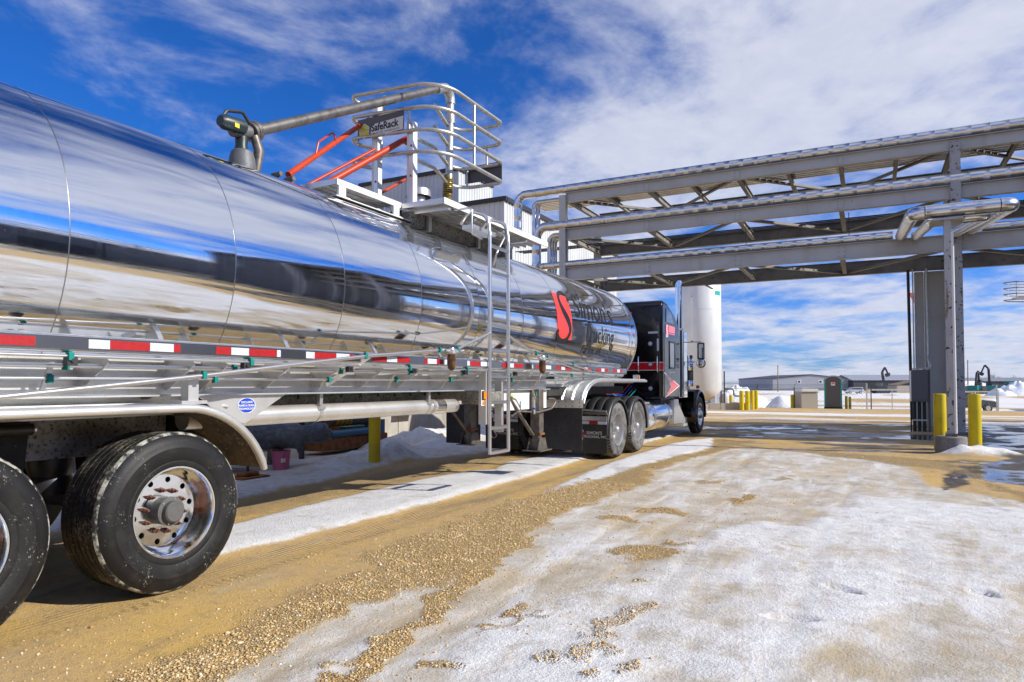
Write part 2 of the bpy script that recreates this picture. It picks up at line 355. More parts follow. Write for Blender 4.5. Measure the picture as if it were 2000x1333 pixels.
# ------------------------------------------------------------------ ground
def vnoise(x, y, seed=0):
    xi = np.floor(x).astype(np.int64); yi = np.floor(y).astype(np.int64); xf = x - xi; yf = y - yi
    def h(a, b):
        n = (a * 374761393 + b * 668265263 + seed * 974634777) & 0x7fffffff
        n = ((n ^ (n >> 13)) * 1274126177) & 0x7fffffff
        return ((n ^ (n >> 16)) & 0xffff) / 65535.0
    u = xf * xf * (3 - 2 * xf); v = yf * yf * (3 - 2 * yf)
    return (h(xi, yi) * (1 - u) + h(xi + 1, yi) * u) * (1 - v) + (h(xi, yi + 1) * (1 - u) + h(xi + 1, yi + 1) * u) * v
def fbm(x, y, s, o=4, seed=0, g=.55):
    t = 0; a = 1; n = 0
    for i in range(o): t = t + a * vnoise(x * s + 17.3 * i, y * s - 9.1 * i, seed + i); n += a; a *= g; s *= 2.03
    return t / n
def sstep(a, b, x): t = np.clip((x - a) / (b - a), 0, 1); return t * t * (3 - 2 * t)
def soft_poly(X, Y, poly, soft):
    d = np.full(X.shape, 1e9); ins = np.zeros(X.shape, bool); n = len(poly)
    for i in range(n):
        x0, y0 = poly[i]; x1, y1 = poly[(i + 1) % n]; dx, dy = x1 - x0, y1 - y0
        t = np.clip(((X - x0) * dx + (Y - y0) * dy) / (dx * dx + dy * dy + 1e-12), 0, 1)
        d = np.minimum(d, np.hypot(X - x0 - t * dx, Y - y0 - t * dy))
        if y0 != y1: ins ^= ((y0 > Y) != (y1 > Y)) & (X < dx * (Y - y0) / (dy) + x0)
    return sstep(-soft, soft, np.where(ins, d, -d))
def blob(X, Y, cx, cy, rx, ry, rot=0):
    c, s = math.cos(rot), math.sin(rot); a = ((X - cx) * c + (Y - cy) * s) / rx; b = (-(X - cx) * s + (Y - cy) * c) / ry
    return np.clip(1.6 - 1.1 * np.hypot(a, b), 0, 1)
BANKS = [(-8.0, 9.6, .6, .5, .12), (-8.4, 10.7, .55, .5, .25), (-9.2, 12.6, .8, 1.1, .20), (-9.3, 8.4, .5, .4, .07), (-9.0, 14.2, .9, 1.6, .18), (-7.55, 9.8, .4, .55, .20),
         (-9.8, 7.2, .8, .7, .14), (-9.6, 16.2, .7, 1.6, .22), (-8.0, 12.0, .7, 1.2, .10), (-7.7, 8.4, .5, .5, .07), (1.75, 15.75, .42, .55, .13), (1.45, 15.35, .3, .22, .10), (2.2, 15.9, .35, .3, .06)]
def terrain(Y): return np.interp(Y, [-9999, 28, 45, 54, 68, 74, 5000], [0, 0, -.2, -.42, -1.0, -1.3, -1.3])
def masks(X, Y):
    near = (1 - sstep(24, 34, Y))
    nz = fbm(X, Y, 1.3, 4, 3) - .5; nf = fbm(X, Y, 5.5, 4, 9) - .5; Xw = X + nz * .35 + nf * .10; Yw = Y + (fbm(X, Y, 1.1, 3, 21) - .5) * .8
    snow = np.zeros(X.shape); ice = np.zeros(X.shape); grav = np.zeros(X.shape); wet = np.zeros(X.shape)
    # strip of old snow between the wheel tracks, wedge beside the drive wheels
    Xs = X + nf * .10
    snow = np.maximum(snow, soft_poly(Xs, Yw, [(-5.3, 3.2), (-5.5, 5.6), (-5.57, 7.5), (-5.5, 8.6), (-5.2, 9.3), (-5.5, 10.3), (-5.4, 12), (-5.4, 21), (-4.6, 21), (-4.57, 11.3), (-4.47, 9), (-4.45, 6.5), (-4.52, 5.1), (-4.5, 4.4), (-4.6, 3.6)], .10))
    snow = np.maximum(snow, soft_poly(Xs, Yw, [(-3.6, 7.7), (-3.97, 11.5), (-4.0, 15.3), (-3.5, 17.4), (-2.95, 14.6), (-3.36, 11), (-3.36, 9.2)], .12))
    # trodden snow in the shade on the far side of the trailer
    snow = np.maximum(snow, .60 * soft_poly(Xw, Yw, [(-6.6, 3), (-6.65, 7.4), (-7.1, 9.2), (-6.7, 11), (-6.8, 20), (-13, 20), (-13, 3)], .15))
    for bx, by, rx, ry, h in BANKS: snow = np.maximum(snow, np.clip(1.25 - .8 * np.hypot((X - bx) / rx, (Y - by) / ry), 0, 1) * (1.0 if h > .1 else 1))
    # ice sheet right of the gravel windrow
    ice = np.maximum(ice, .95 * soft_poly(Xw, Yw, [(-2.75, 1), (-2.75, 2.4), (-2.85, 3.2), (-2.7, 4.1), (-2.72, 5.2), (-2.9, 6.0), (-2.77, 7.3), (-2.77, 8.8), (-2.95, 11.2), (-2.7, 13.7), (-2.2, 15.6), (-.6, 15.0), (.5, 14.2), (.7, 10.8), (1.6, 9.6), (6, 9.6), (6, 0)], .16))
    ice = np.maximum(ice, .85 * soft_poly(Xw, Yw, [(-2.2, 17), (-2.6, 21), (-1.5, 24.5), (.8, 23), (.6, 17.6)], .5) * sstep(.46, .62, fbm(X * .55, Y, .9, 4, 31)))
    # white snow on the right
    ws = soft_poly(Xw, Yw, [(-1.72, 1.5), (-1.72, 2.5), (-1.86, 3.6), (-1.72, 4.45), (-1.45, 5.8), (-.95, 7.2), (-.62, 6.95), (-.25, 9.2), (1.5, 9.3), (5, 9.5), (5, 6.6), (1.2, 6.2), (.6, 5.5), (.22, 4.8), (-.12, 4.0), (-.28, 3.3), (-.34, 1.5)], .22)
    snow = np.maximum(snow, ws * (.66 + .9 * nz + .25 * nf))
    snow = np.maximum(snow, .45 * blob(X, Y, 1.0, 3.3, .8, .9))
    for q in ((-2.35, 2.6, .12, .5), (-2.3, 5.6, .25, 1.0), (-2.1, 8.6, .35, 1.6), (-1.4, 10.5, .5, 1.5), (-1.2, 13.4, .8, 1.2)): snow = np.maximum(snow, .40 * blob(Xw, Yw, *q))
    # loose gravel windrow and its arms and patches
    gl = [(-3.05, .5), (-3.1, 1.9), (-3.16, 2.76), (-3.45, 4.1), (-3.65, 5.6), (-3.6, 7.6), (-3.4, 9.27), (-3.36, 11), (-2.95, 14.2), (-3.4, 17.3), (-2.3, 17.0), (-2.7, 13.7), (-2.98, 11.2), (-2.75, 8.8), (-2.75, 7.3), (-2.92, 6.1), (-2.66, 5.2), (-2.6, 4.2), (-2.8, 3.2), (-2.72, 2.4), (-2.50, .5)]
    grav = np.maximum(grav, soft_poly(X + nf * .42 + nz * .5, Yw, gl, .22) * (.72 + 1.0 * (fbm(X * 1.6, Y * .7, 1.4, 4, 33) - .35)))
    arm = [(-1.95, 2.2), (-2.03, 2.5), (-2.16, 2.9), (-2.22, 3.4), (-2.38, 4.0), (-2.5, 4.6), (-2.6, 5.5), (-2.75, 5.2), (-2.68, 4.2), (-2.5, 3.7), (-2.36, 3.2), (-2.30, 2.8), (-2.2, 2.2)]
    grav = np.maximum(grav, soft_poly(X + nf * .30, Yw, arm, .07))
    for cx, cy, rx, ry in ((-1.60, 5.25, .17, .26), (-1.46, 5.75, .16, .10), (-1.32, 3.62, .08, .30), (-1.34, 3.2, .10, .12), (-1.86, 3.55, .05, .22), (-1.80, 2.86, .09, .07), (-1.25, 3.95, .05, .10), (-1.95, 7.2, .3, .12), (-1.3, 8.4, .12, .3), (-2.25, 6.6, .22, .14), (-1.5, 4.4, .04, .06),
                         (-1.15, 2.75, .12, .1), (-1.05, 3.1, .05, .06), (-2.0, 9.6, .12, .25), (-1.15, 10.4, .10, .25)):
        grav = np.maximum(grav, blob(X + nf * .45, Y + nz * .5 + nf * .4, cx, cy, rx * 1.15, ry * 1.1) * .82)
    grav = np.maximum(grav, .9 * soft_poly(Xw, Yw, [(-2.6, 15.9), (-.6, 14.9), (1.1, 14.3), (1.4, 12), (1.5, 9.6), (3, 9.7), (1.75, 10.6), (1.2, 12.2), (.2, 13.3), (-.8, 14.3), (-2.3, 15.2)], .22))
    grav = np.maximum(grav, .55 * soft_poly(Xw, Yw, [(-6.7, 3), (-6.7, 22), (-5.6, 22), (-5.6, 3)], .25))
    grav = grav * near
    # wet ground under the rack, puddles, dark paved apron
    wet = np.maximum(wet, soft_poly(Xw * 1.0, Yw, [(-4.2, 18.6), (-5.0, 22), (-4.5, 28), (1, 29), (4, 26), (4, 16.6), (.9, 16.0), (-.6, 15.9), (-2.2, 17.6)], .5) * (.42 + 1.5 * (fbm(X * .45, Y * 1.2, .8, 4, 41) - .42)))
    wet = np.maximum(wet, 1.0 * soft_poly(Xw, Yw, [(.75, 10.4), (1.1, 12.4), (1.5, 13.9), (2.4, 15.6), (7, 16), (7, 11.2), (1.9, 11.0), (1.35, 11.6)], .18))
    damp_ = soft_poly(Xw, Yw, [(-4.5, 16.5), (-2.6, 15.6), (-.6, 14.6), (.9, 13.6), (1.1, 11.2), (1.9, 10.4), (6, 10.6), (6, 17.5), (-4.5, 21)], .5) + .8 * soft_poly(Xw, Yw, [(-9, 25), (-9, 40), (8, 38), (8, 25)], 1.5)
    wet = np.maximum(wet, np.clip(damp_, 0, 1) * np.clip(.30 + 2.0 * (fbm(X * .7, Y * 1.4, .9, 5, 47, .62) - .47), 0, .62))
    apron = soft_poly(X, Y, [(1.62, 15.2), (2.0, 30), (12, 34), (12, 15.5)], .12)
    wet = np.maximum(wet, (.72 + .5 * nz) * apron)
    # beyond the yard: banded tracks and snow fields
    far = sstep(24, 32, Y); band = fbm(X * .045, Y * .22, 1.0, 4, 51); fine = fbm(X * .2, Y * .9, 1.0, 4, 61)
    field = sstep(58, 66, Y); snow = np.maximum(snow, far * np.clip((band - .5) * 6 + (fine - .5) * 3 - .08 + field * 1.28, 0, 1))
    road = np.exp(-((Y - 76) / 2.2) ** 2) + .8 * np.exp(-((Y - 90) / 3) ** 2) + .9 * np.exp(-((Y - 118) / 5) ** 2) + .7 * np.exp(-((Y - 150) / 5) ** 2)
    snow = np.where(field > .1, snow * (1 - np.clip(road * (.55 + .9 * fine), 0, 1)), snow)
    off = sstep(8, 14, X) * (1 - far); snow = snow * (1 - off); wet = np.maximum(wet, off * .7)
    wet = wet * (1 - .9 * np.clip(ice, 0, 1) * (Y > 15.5) * (1 - apron))
    wet = wet * (1 - .85 * np.clip(snow, 0, 1) * (1 - apron * .8))
    return snow, ice, grav, wet, Xw
def ruts(X, Y):
    """old wheel ruts running with the yard, broken and uneven"""
    o = np.zeros(X.shape); wob = (fbm(X * .3, Y, .45, 3, 91) - .5) * .30
    for x0, k, w, a in ((-2.42, -.012, .10, 1.0), (-2.12, -.010, .07, .7), (-1.62, -.030, .11, .9), (-1.30, -.026, .06, .6), (-.86, .02, .12, .8), (-.50, .03, .08, .6), (.10, .05, .12, .5), (.75, .06, .10, .5)):
        o = np.maximum(o, a * np.exp(-((X - x0 - k * (Y - 4) - wob) / w) ** 2) * sstep(.34, .60, fbm(X * .8, Y * .45, 1.3, 3, int(95 + x0 * 10))))
    return o
def height(X, Y, M_):
    snow, ice, grav, wet, Xw = M_
    z = terrain(Y); near = 1 - sstep(20, 30, Y)
    z = z + near * (snow * (.022 + .030 * (fbm(X, Y, 2.2, 4, 5) - .4)) + grav * .022 * (fbm(X, Y, 7, 4, 6) - .25) + ice * .016 * (fbm(X, Y * .8, 4, 4, 7) - .45) - .012 * np.clip(wet, 0, 1))
    lump = fbm(X, Y, 2.6, 5, 14, .62)
    for bx, by, rx, ry, h in BANKS:
        g = np.exp(-((X - bx) / rx) ** 2 * 1.3 - ((Y - by) / ry) ** 2 * 1.3); z = z + h * g * (.1 + 1.8 * lump)
    z = z - near * .012 * ruts(X, Y) * np.clip(ice + snow, 0, 1) * (X > -2.8)
    # sunk wheel tracks
    for tx in (-4.25, -6.38): z = z - .022 * np.exp(-((X - tx) / .30) ** 4) * near
    # boot prints in the snow
    for fx, fy, a, L in ((-.42, 4.23, .25, .15), (-.18, 4.97, -.55, .14), (.62, 5.35, -.55, .10), (-.45, 3.2, .3, .1)):
        c_, s_ = math.cos(a), math.sin(a); p = (X - fx) * c_ + (Y - fy) * s_; q = -(X - fx) * s_ + (Y - fy) * c_
        z = z - .030 * sstep(1.15, .75, np.hypot(p / L, q / (.052 * (1 + .25 * np.cos(p / L * 2.4)))))
    return z
def axis(parts):
    out = []
    for a, b, s in parts: out += list(np.arange(a, b - 1e-9, s))
    return out
geo = list(np.geomspace(14, 3000, 34))
xs = np.array(sorted([-g for g in geo]) + axis([(-13.8, -9.5, .2), (-9.5, -3.4, .06), (-3.4, 1.2, .025), (1.2, 4, .07), (4, 13.9, .35)]) + geo)
ys = np.array([-3000, -1000, -400, -150, -60, -25, -10, -4] + axis([(-2, 1.6, .25), (1.6, 6, .026), (6, 12, .06), (12, 22, .12), (22, 40, .3), (40, 100, 1.0)]) + list(np.geomspace(100, 3500, 30)))
GX, GY = np.meshgrid(xs, ys); gm = masks(GX.ravel(), GY.ravel()); gz = height(GX.ravel(), GY.ravel(), gm)
nx, ny = len(xs), len(ys)
gv = np.column_stack([GX.ravel(), GY.ravel(), gz]).astype(np.float32)
ii = (np.arange(ny - 1)[:, None] * nx + np.arange(nx - 1)[None, :]).ravel()
gf = np.column_stack([ii, ii + 1, ii + nx + 1, ii + nx]).astype(np.int32)
gme = bpy.data.meshes.new("ground"); gme.vertices.add(len(gv)); gme.vertices.foreach_set("co", gv.ravel())
gme.loops.add(gf.size); gme.loops.foreach_set("vertex_index", gf.ravel()); gme.polygons.add(len(gf))
gme.polygons.foreach_set("loop_start", np.arange(0, gf.size, 4, dtype=np.int32)); gme.polygons.foreach_set("use_smooth", np.ones(len(gf), bool))
gme.update(calc_edges=True); gme.validate()
rut = ruts(GX.ravel(), GY.ravel()) * (GX.ravel() > -2.8) * (1 - sstep(12, 17, GY.ravel()))
for nm, arr in (("rut", rut), ("snow", gm[0]), ("ice", gm[1]), ("grav", gm[2]), ("wet", gm[3])):
    at_ = gme.attributes.new(nm, 'FLOAT', 'POINT'); at_.data.foreach_set("value", np.clip(arr, 0, 1).astype(np.float32))
def ground_mat():
    m = bpy.data.materials.new("yard_ground"); m.use_nodes = True; t = m.node_tree; n = t.nodes; l = t.links; b = n["Principled BSDF"]
    g = n.new("ShaderNodeNewGeometry"); P = g.outputs["Position"]
    def noise(sc, det=5, rough=.6, stretch=None, dist=0):
        v = P
        if stretch: mp = n.new("ShaderNodeMapping"); mp.inputs["Scale"].default_value = stretch; l.new(P, mp.inputs[0]); v = mp.outputs[0]
        z = n.new("ShaderNodeTexNoise"); z.inputs["Scale"].default_value = sc; z.inputs["Detail"].default_value = det; z.inputs["Roughness"].default_value = rough; z.inputs["Distortion"].default_value = dist
        l.new(v, z.inputs["Vector"]); return z.outputs["Fac"]
    def ma(op, a, b_=None, c=None):
        q = n.new("ShaderNodeMath"); q.operation = op
        for i, s in enumerate((a, b_, c)):
            if s is None: continue
            if isinstance(s, (int, float)): q.inputs[i].default_value = s
            else: l.new(s, q.inputs[i])
        return q.outputs[0]
    def rng(s, a, b_, c=0., d=1., smooth=True):
        q = n.new("ShaderNodeMapRange"); q.interpolation_type = 'SMOOTHSTEP' if smooth else 'LINEAR'; l.new(s, q.inputs[0])
        for i, x in enumerate((a, b_, c, d)): q.inputs[i + 1].default_value = x
        return q.outputs[0]
    def mix(f, a, b_):
        q = n.new("ShaderNodeMix"); q.data_type = 'RGBA'
        if isinstance(f, (int, float)): q.inputs[0].default_value = f
        else: l.new(f, q.inputs[0])
        for i, x in ((6, a), (7, b_)):
            if isinstance(x, tuple): q.inputs[i].default_value = (*x, 1)
            else: l.new(x, q.inputs[i])
        return q.outputs[2]
    def att(nm): a = n.new("ShaderNodeAttribute"); a.attribute_name = nm; return a.outputs["Fac"]
    sn, ic, gr, we = att("snow"), att("ice"), att("grav"), att("wet")
    nA = noise(2.3, 9, .68); nB = noise(9, 8, .7); nC = noise(45, 5, .65); nL = noise(.7, 5, .6); nS = noise(3, 7, .65, (1.6, .45, 1)); nP = noise(120, 3, .6); nT = noise(1.9, 9, .72, (1.5, .55, 1), .4); nW = noise(1.25, 8, .66, (1.7, .5, 1), .6)
    vor = n.new("ShaderNodeTexVoronoi"); vor.inputs["Scale"].default_value = 90; l.new(P, vor.inputs["Vector"])
    brk = ma('MULTIPLY_ADD', ma('SUBTRACT', nB, .5), .55, ma('MULTIPLY', ma('SUBTRACT', nA, .5), .55))
    def edge(mask, w=.13, k=1.0): return rng(ma('MULTIPLY_ADD', brk, k, mask), .5 - w, .5 + w)
    fs = edge(sn, .30, 1.25); fi = edge(ic, .30, 1.2); fg = edge(gr, .26, 1.2); fw = edge(we, .20, .75)
    # packed tan fines
    pk = mix(rng(nS, .35, .7), (.54, .36, .145), (.46, .315, .145)); pk = mix(rng(nL, .45, .7), pk, (.60, .385, .105)); pk = mix(rng(nW, .55, .72), pk, (.30, .215, .115)); pk = mix(rng(nT, .56, .72), pk, (.50, .40, .25)); pk = mix(ma('MULTIPLY', rng(nB, .48, .68), .5), pk, (.30, .215, .11)); pk = mix(rng(nC, .55, .8), pk, (.24, .17, .085)); pk = mix(rng(nP, .64, .74), pk, (.56, .47, .34))
    # loose gravel
    gv_ = mix(rng(vor.outputs["Color"], .1, .9, smooth=False), (.38, .25, .105), (.62, .44, .20)); gv_ = mix(rng(nC, .55, .8), gv_, (.24, .165, .08)); gv_ = mix(rng(nP, .66, .76), gv_, (.60, .54, .46))
    # grey ice with grit in it
    icc = mix(rng(nA, .34, .66), (.45, .385, .285), (.64, .605, .55)); icc = mix(rng(nT, .44, .68), icc, (.52, .41, .25)); icc = mix(rng(nW, .50, .68), icc, (.74, .73, .715)); icc = mix(rng(nB, .62, .74), icc, (.74, .73, .72)); icc = mix(rng(nC, .62, .74), icc, (.34, .26, .16)); icc = mix(rng(nP, .68, .74), icc, (.26, .19, .10))
    # snow
    sc_ = mix(rng(nB, .30, .7), (.69, .68, .66), (.80, .79, .775)); sc_ = mix(rng(nA, .52, .72), sc_, (.56, .53, .48)); sc_ = mix(rng(nT, .56, .74), sc_, (.50, .45, .37)); sc_ = mix(ma('MULTIPLY', rng(ma('MULTIPLY', nC, rng(nA, .35, .7)), .42, .55), .6), sc_, (.46, .42, .36))
    rt_ = rng(ma('MULTIPLY_ADD', brk, .9, att('rut')), .42, .85); icc = mix(ma('MULTIPLY', rt_, .6), icc, (.42, .33, .21)); sc_ = mix(ma('MULTIPLY', rt_, .5), sc_, (.56, .52, .46))
    # wet dark ground
    wc = mix(rng(nB, .4, .7), (.062, .052, .038), (.125, .102, .070))
    c = mix(fi, pk, icc); c = mix(fw, c, wc); c = mix(fg, c, gv_); c = mix(fs, c, sc_)
    # damp: gravel lying in a wet area is darker
    damp = ma('MULTIPLY', ma('MULTIPLY', fw, fg), .55); c = mix(damp, c, (.06, .05, .035))
    l.new(c, b.inputs["Base Color"])
    water = ma('MULTIPLY', fw, rng(ma('MULTIPLY_ADD', nL, .75, ma('MULTIPLY', nA, .25)), .485, .53)); dry = ma('MULTIPLY', ma('SUBTRACT', 1.0, fg), ma('SUBTRACT', 1.0, fs)); water = ma('MULTIPLY', water, dry)
    icew = ma('MULTIPLY', ma('MULTIPLY', fi, rng(nL, .42, .7)), ma('SUBTRACT', 1.0, fs))
    ro = ma('SUBTRACT', .86, ma('MULTIPLY', icew, .42)); ro = ma('SUBTRACT', ro, ma('MULTIPLY', ma('MULTIPLY', fw, dry), .30)); ro = ma('MULTIPLY', ro, ma('SUBTRACT', 1.0, ma('MULTIPLY', water, .93)))
    l.new(ma('MAXIMUM', ro, .02), b.inputs["Roughness"])
    # relief: pebbles, crusted snow, tread prints in the tracks
    sx = n.new("ShaderNodeSeparateXYZ"); l.new(P, sx.inputs[0])
    def trk(x0, w): return rng(ma('ABSOLUTE', ma('SUBTRACT', sx.outputs[0], x0)), w, w - .06)
    tr = ma('MULTIPLY', ma('MAXIMUM', trk(-4.18, .24), trk(-6.4, .26)), ma('SUBTRACT', 1.0, fs))
    rib = ma('MULTIPLY', ma('SINE', ma('MULTIPLY', sx.outputs[0], 130.0)), ma('MULTIPLY', rng(nS, .38, .52), rng(sx.outputs[1], 3.2, 5.0, .25, 1.0)))
    hgt = ma('MULTIPLY', ma('MULTIPLY', rib, ma('MULTIPLY', tr, rng(nA, .40, .58))), .65)
    lug = ma('MULTIPLY', ma('MULTIPLY', ma('SINE', ma('MULTIPLY', sx.outputs[1], 95.0)), trk(-3.98, .07)), rng(nA, .42, .6)); hgt = ma('ADD', hgt, ma('MULTIPLY', lug, ma('SUBTRACT', 1.0, fs)))
    peb = ma('MULTIPLY', ma('SUBTRACT', 1.0, vor.outputs["Distance"]), ma('MULTIPLY_ADD', fg, 2.2, .15))
    hgt = ma('ADD', hgt, peb); hgt = ma('ADD', hgt, ma('MULTIPLY', nC, ma('MULTIPLY_ADD', fs, .5, .7))); hgt = ma('ADD', hgt, ma('MULTIPLY', nB, ma('MULTIPLY_ADD', fi, .5, .9))); hgt = ma('ADD', hgt, ma('MULTIPLY', nP, .35))
    dk = ma('SUBTRACT', 1.0, water)
    bp = n.new("ShaderNodeBump"); bp.inputs["Distance"].default_value = .011; l.new(ma('MULTIPLY', dk, .95), bp.inputs["Strength"]); l.new(hgt, bp.inputs["Height"]); l.new(bp.outputs[0], b.inputs["Normal"])
    b.inputs["Specular IOR Level"].default_value = .4
    return m
gme.materials.append(ground_mat())
ground = bpy.data.objects.new("ground", gme); col.objects.link(ground); ground["kind"] = "structure"; ground["label"] = "tan gravel yard with strips of old snow, ice and puddles"; ground["category"] = "ground"

# loose stones of the windrow and the stray ones on the ice
rs = np.random.RandomState(4)
def stones(n, x0, x1, y0, y1):
    X = rs.uniform(x0, x1, n); Y = y0 + (y1 - y0) * rs.uniform(0, 1, n) ** 1.5
    mk = masks(X, Y); g = mk[2]; p = sstep(.15, .95, g) ** 1.2 * .85 * (.35 + 1.1 * fbm(X, Y, 6.0, 3, 71)) + .06 * sstep(.25, .6, mk[1]) * sstep(.5, .7, fbm(X, Y, 2.0, 3, 77)) + .05 * (mk[0] < .3) * (X > -4.0)
    k = rs.uniform(0, 1, n) < p; return X[k], Y[k], height(X, Y, mk)[k], g[k]
sets = [stones(200000, -4.0, -.8, 1.6, 9.0), stones(13000, -3.6, 2.4, 8.0, 18.0)]
SX = np.concatenate([s[0] for s in sets]); SY = np.concatenate([s[1] for s in sets]); SZ = np.concatenate([s[2] for s in sets]); SG = np.concatenate([s[3] for s in sets])
ns = len(SX)
bm_ = bmesh.new(); bmesh.ops.create_icosphere(bm_, subdivisions=1, radius=1); iv = np.array([v.co[:] for v in bm_.verts]); bm_.verts.index_update(); ifa = np.array([[v.index for v in f.verts] for f in bm_.faces]); bm_.free()
size = (.0017 + .0070 * rs.uniform(0, 1, ns) ** 4.2) * np.where(SG > .5, 1.0, .85) * (1 + .05 * np.maximum(SY - 6, 0))
big_ = rs.uniform(0, 1, ns) < .012; size[big_] *= 1.9
an = rs.uniform(0, 6.283, ns); ca, sa = np.cos(an), np.sin(an)
jit = 1 + .32 * rs.uniform(-1, 1, (ns, 12, 1)); V = iv[None] * jit * size[:, None, None] * np.array([1.25, .9, .7])[None, None]
Vx = V[..., 0] * ca[:, None] - V[..., 1] * sa[:, None] + SX[:, None]; Vy = V[..., 0] * sa[:, None] + V[..., 1] * ca[:, None] + SY[:, None]; Vz = V[..., 2] + (SZ + size * .28)[:, None]
sv_ = np.stack([Vx, Vy, Vz], -1).reshape(-1, 3).astype(np.float32); sf_ = (ifa[None] + (np.arange(ns) * 12)[:, None, None]).reshape(-1, 3).astype(np.int32)
sme = bpy.data.meshes.new("gravel"); sme.vertices.add(len(sv_)); sme.vertices.foreach_set("co", sv_.ravel()); sme.loops.add(sf_.size); sme.loops.foreach_set("vertex_index", sf_.ravel())
sme.polygons.add(len(sf_)); sme.polygons.foreach_set("loop_start", np.arange(0, sf_.size, 3, dtype=np.int32)); sme.update(calc_edges=True)
at_ = sme.attributes.new("tone", 'FLOAT', 'POINT'); at_.data.foreach_set("value", np.repeat(rs.uniform(0, 1, ns), 12).astype(np.float32))
gm_ = bpy.data.materials.new("gravel_stone"); gm_.use_nodes = True; t_ = gm_.node_tree
a_ = t_.nodes.new("ShaderNodeAttribute"); a_.attribute_name = "tone"; r_ = t_.nodes.new("ShaderNodeValToRGB"); e_ = r_.color_ramp.elements
e_[0].color = (.40, .25, .09, 1); e_[1].color = (.76, .70, .62, 1); e_[1].position = 1
for p_, c_ in ((.35, (.56, .38, .16, 1)), (.7, (.66, .47, .22, 1)), (.92, (.70, .55, .34, 1))): q_ = e_.new(p_); q_.color = c_
t_.links.new(a_.outputs["Fac"], r_.inputs[0]); t_.links.new(r_.outputs[0], t_.nodes["Principled BSDF"].inputs["Base Color"]); t_.nodes["Principled BSDF"].inputs["Roughness"].default_value = .85
sme.materials.append(gm_); grv = bpy.data.objects.new("gravel", sme); col.objects.link(grv)
tag(grv, "loose tan gravel stones in the windrow beside the truck", "gravel", kind="stuff")
print("stones", ns, "ground verts", len(gv))
# ------------------------------------------------------------------ tanker trailer
XC, ZC, RT = -5.3, 2.262, 1.10
trailer = thing("tanker_trailer", (XC, 5, 0), "long mirror polished tanker trailer with a ladder and red and white reflective tape", "trailer")
def part(m, name, mt, parent=None, **k): return m.build(name, K[mt] if isinstance(mt, str) else mt, parent or trailer, **k)
# shell courses and the bands over their welds
seams = [0.2, 1.15] + [2.35 + 1.2 * k for k in range(0, 10)] + [13.42]
for a, b in zip(seams[:-1], seams[1:]):
    prof = []
    for i in range(9):
        t = i / 8; prof.append((RT - .0022 * abs(2 * t - 1) ** 6, a + .002 + (b - a - .004) * t))
    part(MB().lathe(prof, (XC, 0, ZC), 'y', 128), "shell_course", 'tank')
for s in seams[1:-1]:
    part(MB().lathe([(RT - .004, s - .0045), (RT - .0008, s - .0032), (RT - .0005, s), (RT - .0008, s + .0032), (RT - .004, s + .0045)], (XC, 0, ZC), 'y', 128), "weld_band", 'seam')
for y, sgn in ((13.42, 1), (0.2, -1)):
    pr = [(RT, y), (RT + .012, y), (RT + .012, y + .02 * sgn), (RT - .01, y + .03 * sgn)] + [(RT * math.cos(a), y + sgn * (.03 + .28 * math.sin(a))) for a in np.linspace(.15, math.pi / 2, 10)]
    part(MB().lathe(pr, (XC, 0, ZC), 'y', 96), "tank_head", 'polish')
# wheels -------------------------------------------------------------
def holed_disc(ro, ri, holes, h, n=72):
    bm = bmesh.new(); es = []
    def loop(cx, cy, r, k):
        vs_ = [bm.verts.new((h, cx + r * math.cos(2 * math.pi * i / k), cy + r * math.sin(2 * math.pi * i / k))) for i in range(k)]
        es.extend(bm.edges.new((vs_[i], vs_[(i + 1) % k])) for i in range(k))
    loop(0, 0, ro, n); loop(0, 0, ri, 24)
    for cx, cy, r in holes: loop(cx, cy, r, 12)
    bmesh.ops.triangle_fill(bm, use_beauty=True, use_dissolve=False, edges=es)
    v = [x.co[:] for x in bm.verts]; bm.verts.index_update(); f = [[q.index for q in p.verts] for p in bm.faces]; bm.free(); return v, f
def tyre_prof(R, w, bead=.292):
    return [(bead, -.035), (bead + .01, -.012), (bead + .04, -.004), (bead + .045, -.006), (bead + .05, -.003), (R - .125, 0), (R - .10, .0005), (R - .097, -.002), (R - .07, -.004), (R - .03, -.022), (R - .013, -.043)], \
           [(R - .013, -w + .043), (R - .03, -w + .022), (R - .07, -w + .004), (R - .12, -w), (bead + .04, -w + .004), (bead, -w + .03)]
